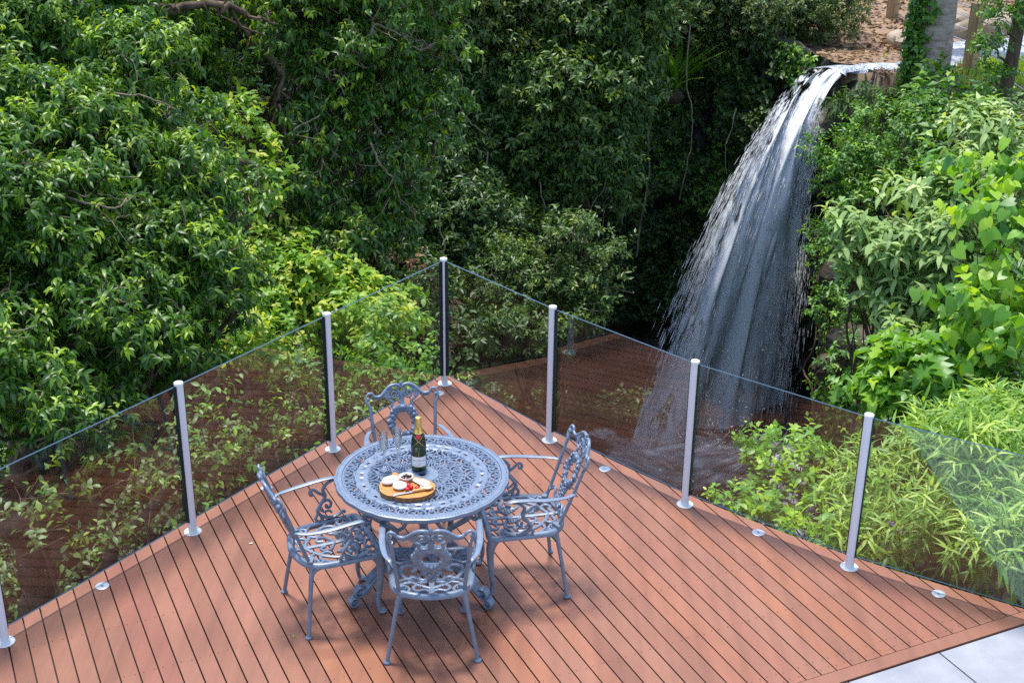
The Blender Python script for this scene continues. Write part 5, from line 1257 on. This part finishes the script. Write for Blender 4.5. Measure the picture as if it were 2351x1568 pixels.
# brown ledge rocks right of the fall
for (px, py, d_, s_, lb) in ((1935,640,19.4,.34,'brown rock jutting from the dark wall right of the waterfall'),(1955,800,17.6,.36,'large brown rock low on the right wall of the gully'),(1905,850,18.4,.26,'dark brown rock half hidden at the foot of the right wall'),(1690,240,27.0,.26,'pale lichen spotted rock left of the waterfall'),(1660,150,27.2,.2,'pale rock among ferns on the cliff left of the waterfall')):
    q = at(px, py, d_); mb = MB(); mb.ball((0, 0, 0), s_, 16, sc=(1, .8, .9)); v = mb.v[0]
    for i in range(len(v)): v[i] *= 1+.4*mnoise.fractal(Vector(v[i]*2.5+px), .9, 2, 3)
    o = mb.build('rock', M['bankrock'] if px < 1700 else M['brownrock'], None, 30, q); tag(o, lb, 'rock')
# litter, grass on the far bank
g = np.random.default_rng(39)
n = 9000; x = g.uniform(5.6, 14, n); y = g.uniform(22.3, 36, n); zz, s_ = ground_z(x[None], y[None]); ok = (s_[0] < .0) & (poly_sd(x[None], y[None], STREAM)[0] < -.1); x, y, z = x[ok], y[ok], zz[0][ok]; n = len(x)
o = link('leaf_litter', leaf_mesh('leaf_litter', [leaves_arrays(np.stack([x, y, z+.03], 1), nrm(np.stack([g.normal(size=n), g.normal(size=n), g.normal(size=n)*.2], 1)), nrm(UPV+g.normal(size=(n, 3))*.3), g.uniform(.08, .2, n), g.random(n), tpl(.25, .0, .1, 'kite'))], M['litter'])); tag(o, 'dry brown leaves strewn over the bank beyond the waterfall', 'leaf litter', kind='stuff')
n = 5000; q0 = gp(2370, 165, -1.0); x = q0[0]+g.normal(size=n)*.9; y = q0[1]+g.normal(size=n)*.9-.4; z = ground_z(x[None], y[None])[0][0]; ok = poly_sd(x[None], y[None], STREAM)[0] < -.1; x, y, z = x[ok], y[ok], z[ok]; n = len(x)
o = link('grass', leaf_mesh('grass', [leaves_arrays(np.stack([x, y, z], 1), nrm(UPV+g.normal(size=(n, 3))*.35), rdir(n, g), g.uniform(.10, .22, n), g.uniform(.4, .9, n), tpl(.07, .2, .0, 'kite'))], M['leaf_bamboo'])); tag(o, 'short green grass by the stream at the right edge', 'grass', kind='stuff')

# near right: silvery shrub, climber, lobed plant, bamboo grass
b = BL((2030,500,11.6,.30),(2110,540,11.5,.36),(2000,560,11.6,.2),(2190,440,12,.34),(2250,350,12.4,.32),(2100,660,11.2,.36),(2200,600,11.2,.40),(2060,610,11.3,.28),(2300,420,11.8,.36),(2160,720,10.9,.34),(2290,320,12.6,.28),(1955,530,11.5,.18),(1985,610,11.4,.24),(2030,690,11.2,.26),(2080,765,10.9,.24),(2150,480,11.5,.25))
tree('silvery_shrub', 'tall pale silvery green shrub with long leaves at the right edge', 'shrub', b, TOB, M['leaf_silver'], 150, base_of(b), .05, True, 60)
b = BL((2260,440,11.0,.34),(2310,560,10.4,.36),(2170,410,11.7,.2),(2320,690,10.0,.36),(2250,780,9.9,.34),(2340,860,9.6,.34),(2230,660,10.4,.25),(2330,380,11.3,.3))
tree('climber', 'yellow green climber with round heart shaped leaves over the shrub at the right edge', 'climber', b, HEA, M['leaf_heart'], 151, base_of(b), .03)
b = BL((2020,860,10.0,.22),(2070,890,9.8,.24),(2040,920,9.7,.18),(2130,900,9.6,.26),(2190,860,9.9,.24))
tree('lobed_plant', 'bright green plant with jagged lobed leaves above the third right glass panel', 'plant', b, LOB, M['leaf_heart'], 152, base_of(b), .025)
b = BL((2140,800,10.6,.42),(2090,800,10.9,.26),(2230,920,9.8,.40),(2320,960,9.4,.4),(2130,960,9.6,.34),(2220,740,10.8,.4),(2330,760,10.4,.4),(2330,560,11.2,.45),(2150,620,11.6,.4))
tree('leafy_shrub', 'dense mid green shrub filling the space below the silvery shrub', 'shrub', b, dict(SHR, dens=58), M['leaf_lush'], 153, base_of(b), .04)
for i, (rows, lb) in enumerate([
    (((2080,1080,8.5,.34),(2150,1130,8.2,.34),(2060,1150,8.2,.26)), 'clump of narrow leaved bamboo grass right of the third right post'),
    (((2240,1060,8.4,.36),(2320,1090,8.1,.36),(2280,1160,7.9,.32)), 'clump of narrow leaved bamboo grass at the right edge above the others'),
    (((2170,1210,7.75,.28),(2240,1250,7.6,.24),(2110,1235,7.7,.22)), 'clump of narrow leaved bamboo grass low behind the last glass panel'),
    (((2320,1240,7.5,.28),(2370,1290,7.4,.24),(2290,1290,7.4,.16)), 'clump of narrow leaved bamboo grass at the bottom right beside the deck edge'),
    (((1990,1180,8.0,.26),(2020,1250,7.7,.22),(1960,1230,7.8,.2)), 'clump of narrow leaved bamboo grass directly behind the third right post')]):
    b = BL(*rows); tree('bamboo_grass', lb, 'bamboo grass', b, BAM, M['leaf_bamboo'], 160+i, base_of(b, 0, .1), .012, False, group='bamboo grass beyond the right glass', bmat='stem', trunk_name='stem', crown_name='foliage')
b = BL((1800,1045,9.0,.24),(1850,1090,8.8,.28),(1740,1035,9.0,.10),(1820,1150,8.5,.28),(1900,1130,8.5,.26),(1770,1130,8.6,.16))
tree('leafy_shrub', 'fresh green shrub with small leaves behind the second right glass panel', 'shrub', b, TEN, M['leaf_heart'], 170, base_of(b, .1, .1), .02, bmat='twig')
b = BL((1670,1162,8.15,.09),(1720,1172,8.1,.10),(1790,1205,7.95,.12),(1860,1215,7.9,.16),(1900,1240,7.75,.15))
tree('leafy_shrub', 'row of small leafy tips peeping over the deck edge between two right posts', 'shrub', b, dict(TEN, dens=80), M['leaf_heart'], 171, base_of(b, .1, .15), .012, bmat='twig')
fl_ = empty('flowering_herb', at(2062, 1210, 7.75), 'small herb with purple flowers among the bamboo grass', 'plant'); g = np.random.default_rng(51); fo = np.array(fl_.location)
for (px, py) in ((2052,1204),(2068,1214),(2128,1198),(2215,1212)):
    c = at(px, py, 7.6)-fo; mb = MB()
    for i in range(9): mb.ball(c+g.normal(size=3)*.016, .009, 6, sc=(1, 1, .5))
    mb.build('flower', M['purple'], fl_)
    mb = MB(); branch(mb, c-np.array([.02, -.05, .4]), c, .004, .003, g); mb.build('stem', M['stem'], fl_)

# ------------------------------------------------------------------ light
SUN = Vector((-.10, .23, 1)).normalized()
sd = bpy.data.lights.new('sun', 'SUN'); sd.energy = 2.2; sd.angle = R(10); sd.color = (1, .965, .91)
so = bpy.data.objects.new('sun', sd); col.objects.link(so); so.rotation_euler = SUN.to_track_quat('Z', 'Y').to_euler()
w = bpy.data.worlds.new('World'); sc.world = w; w.use_nodes = True
N = w.node_tree.nodes; L = w.node_tree.links
sky = N.new('ShaderNodeTexSky'); sky.sky_type = 'NISHITA'; sky.sun_disc = False
sky.sun_elevation = math.asin(SUN.z); sky.sun_rotation = math.atan2(SUN.x, SUN.y)
bg = N['Background']; L.new(sky.outputs[0], bg.inputs['Color']); bg.inputs['Strength'].default_value = .15
sc.view_settings.view_transform = 'Standard'; sc.view_settings.look = 'None'; sc.view_settings.gamma = 1; sc.view_settings.exposure = 1.25
cy = sc.cycles; cy.max_bounces = 7; cy.diffuse_bounces = 3; cy.glossy_bounces = 4; cy.transmission_bounces = 7; cy.volume_bounces = 1; cy.volume_step_rate = 2; cy.transparent_max_bounces = 24
cy.caustics_reflective = False; cy.caustics_refractive = False; cy.sample_clamp_indirect = 6; cy.use_denoising = False
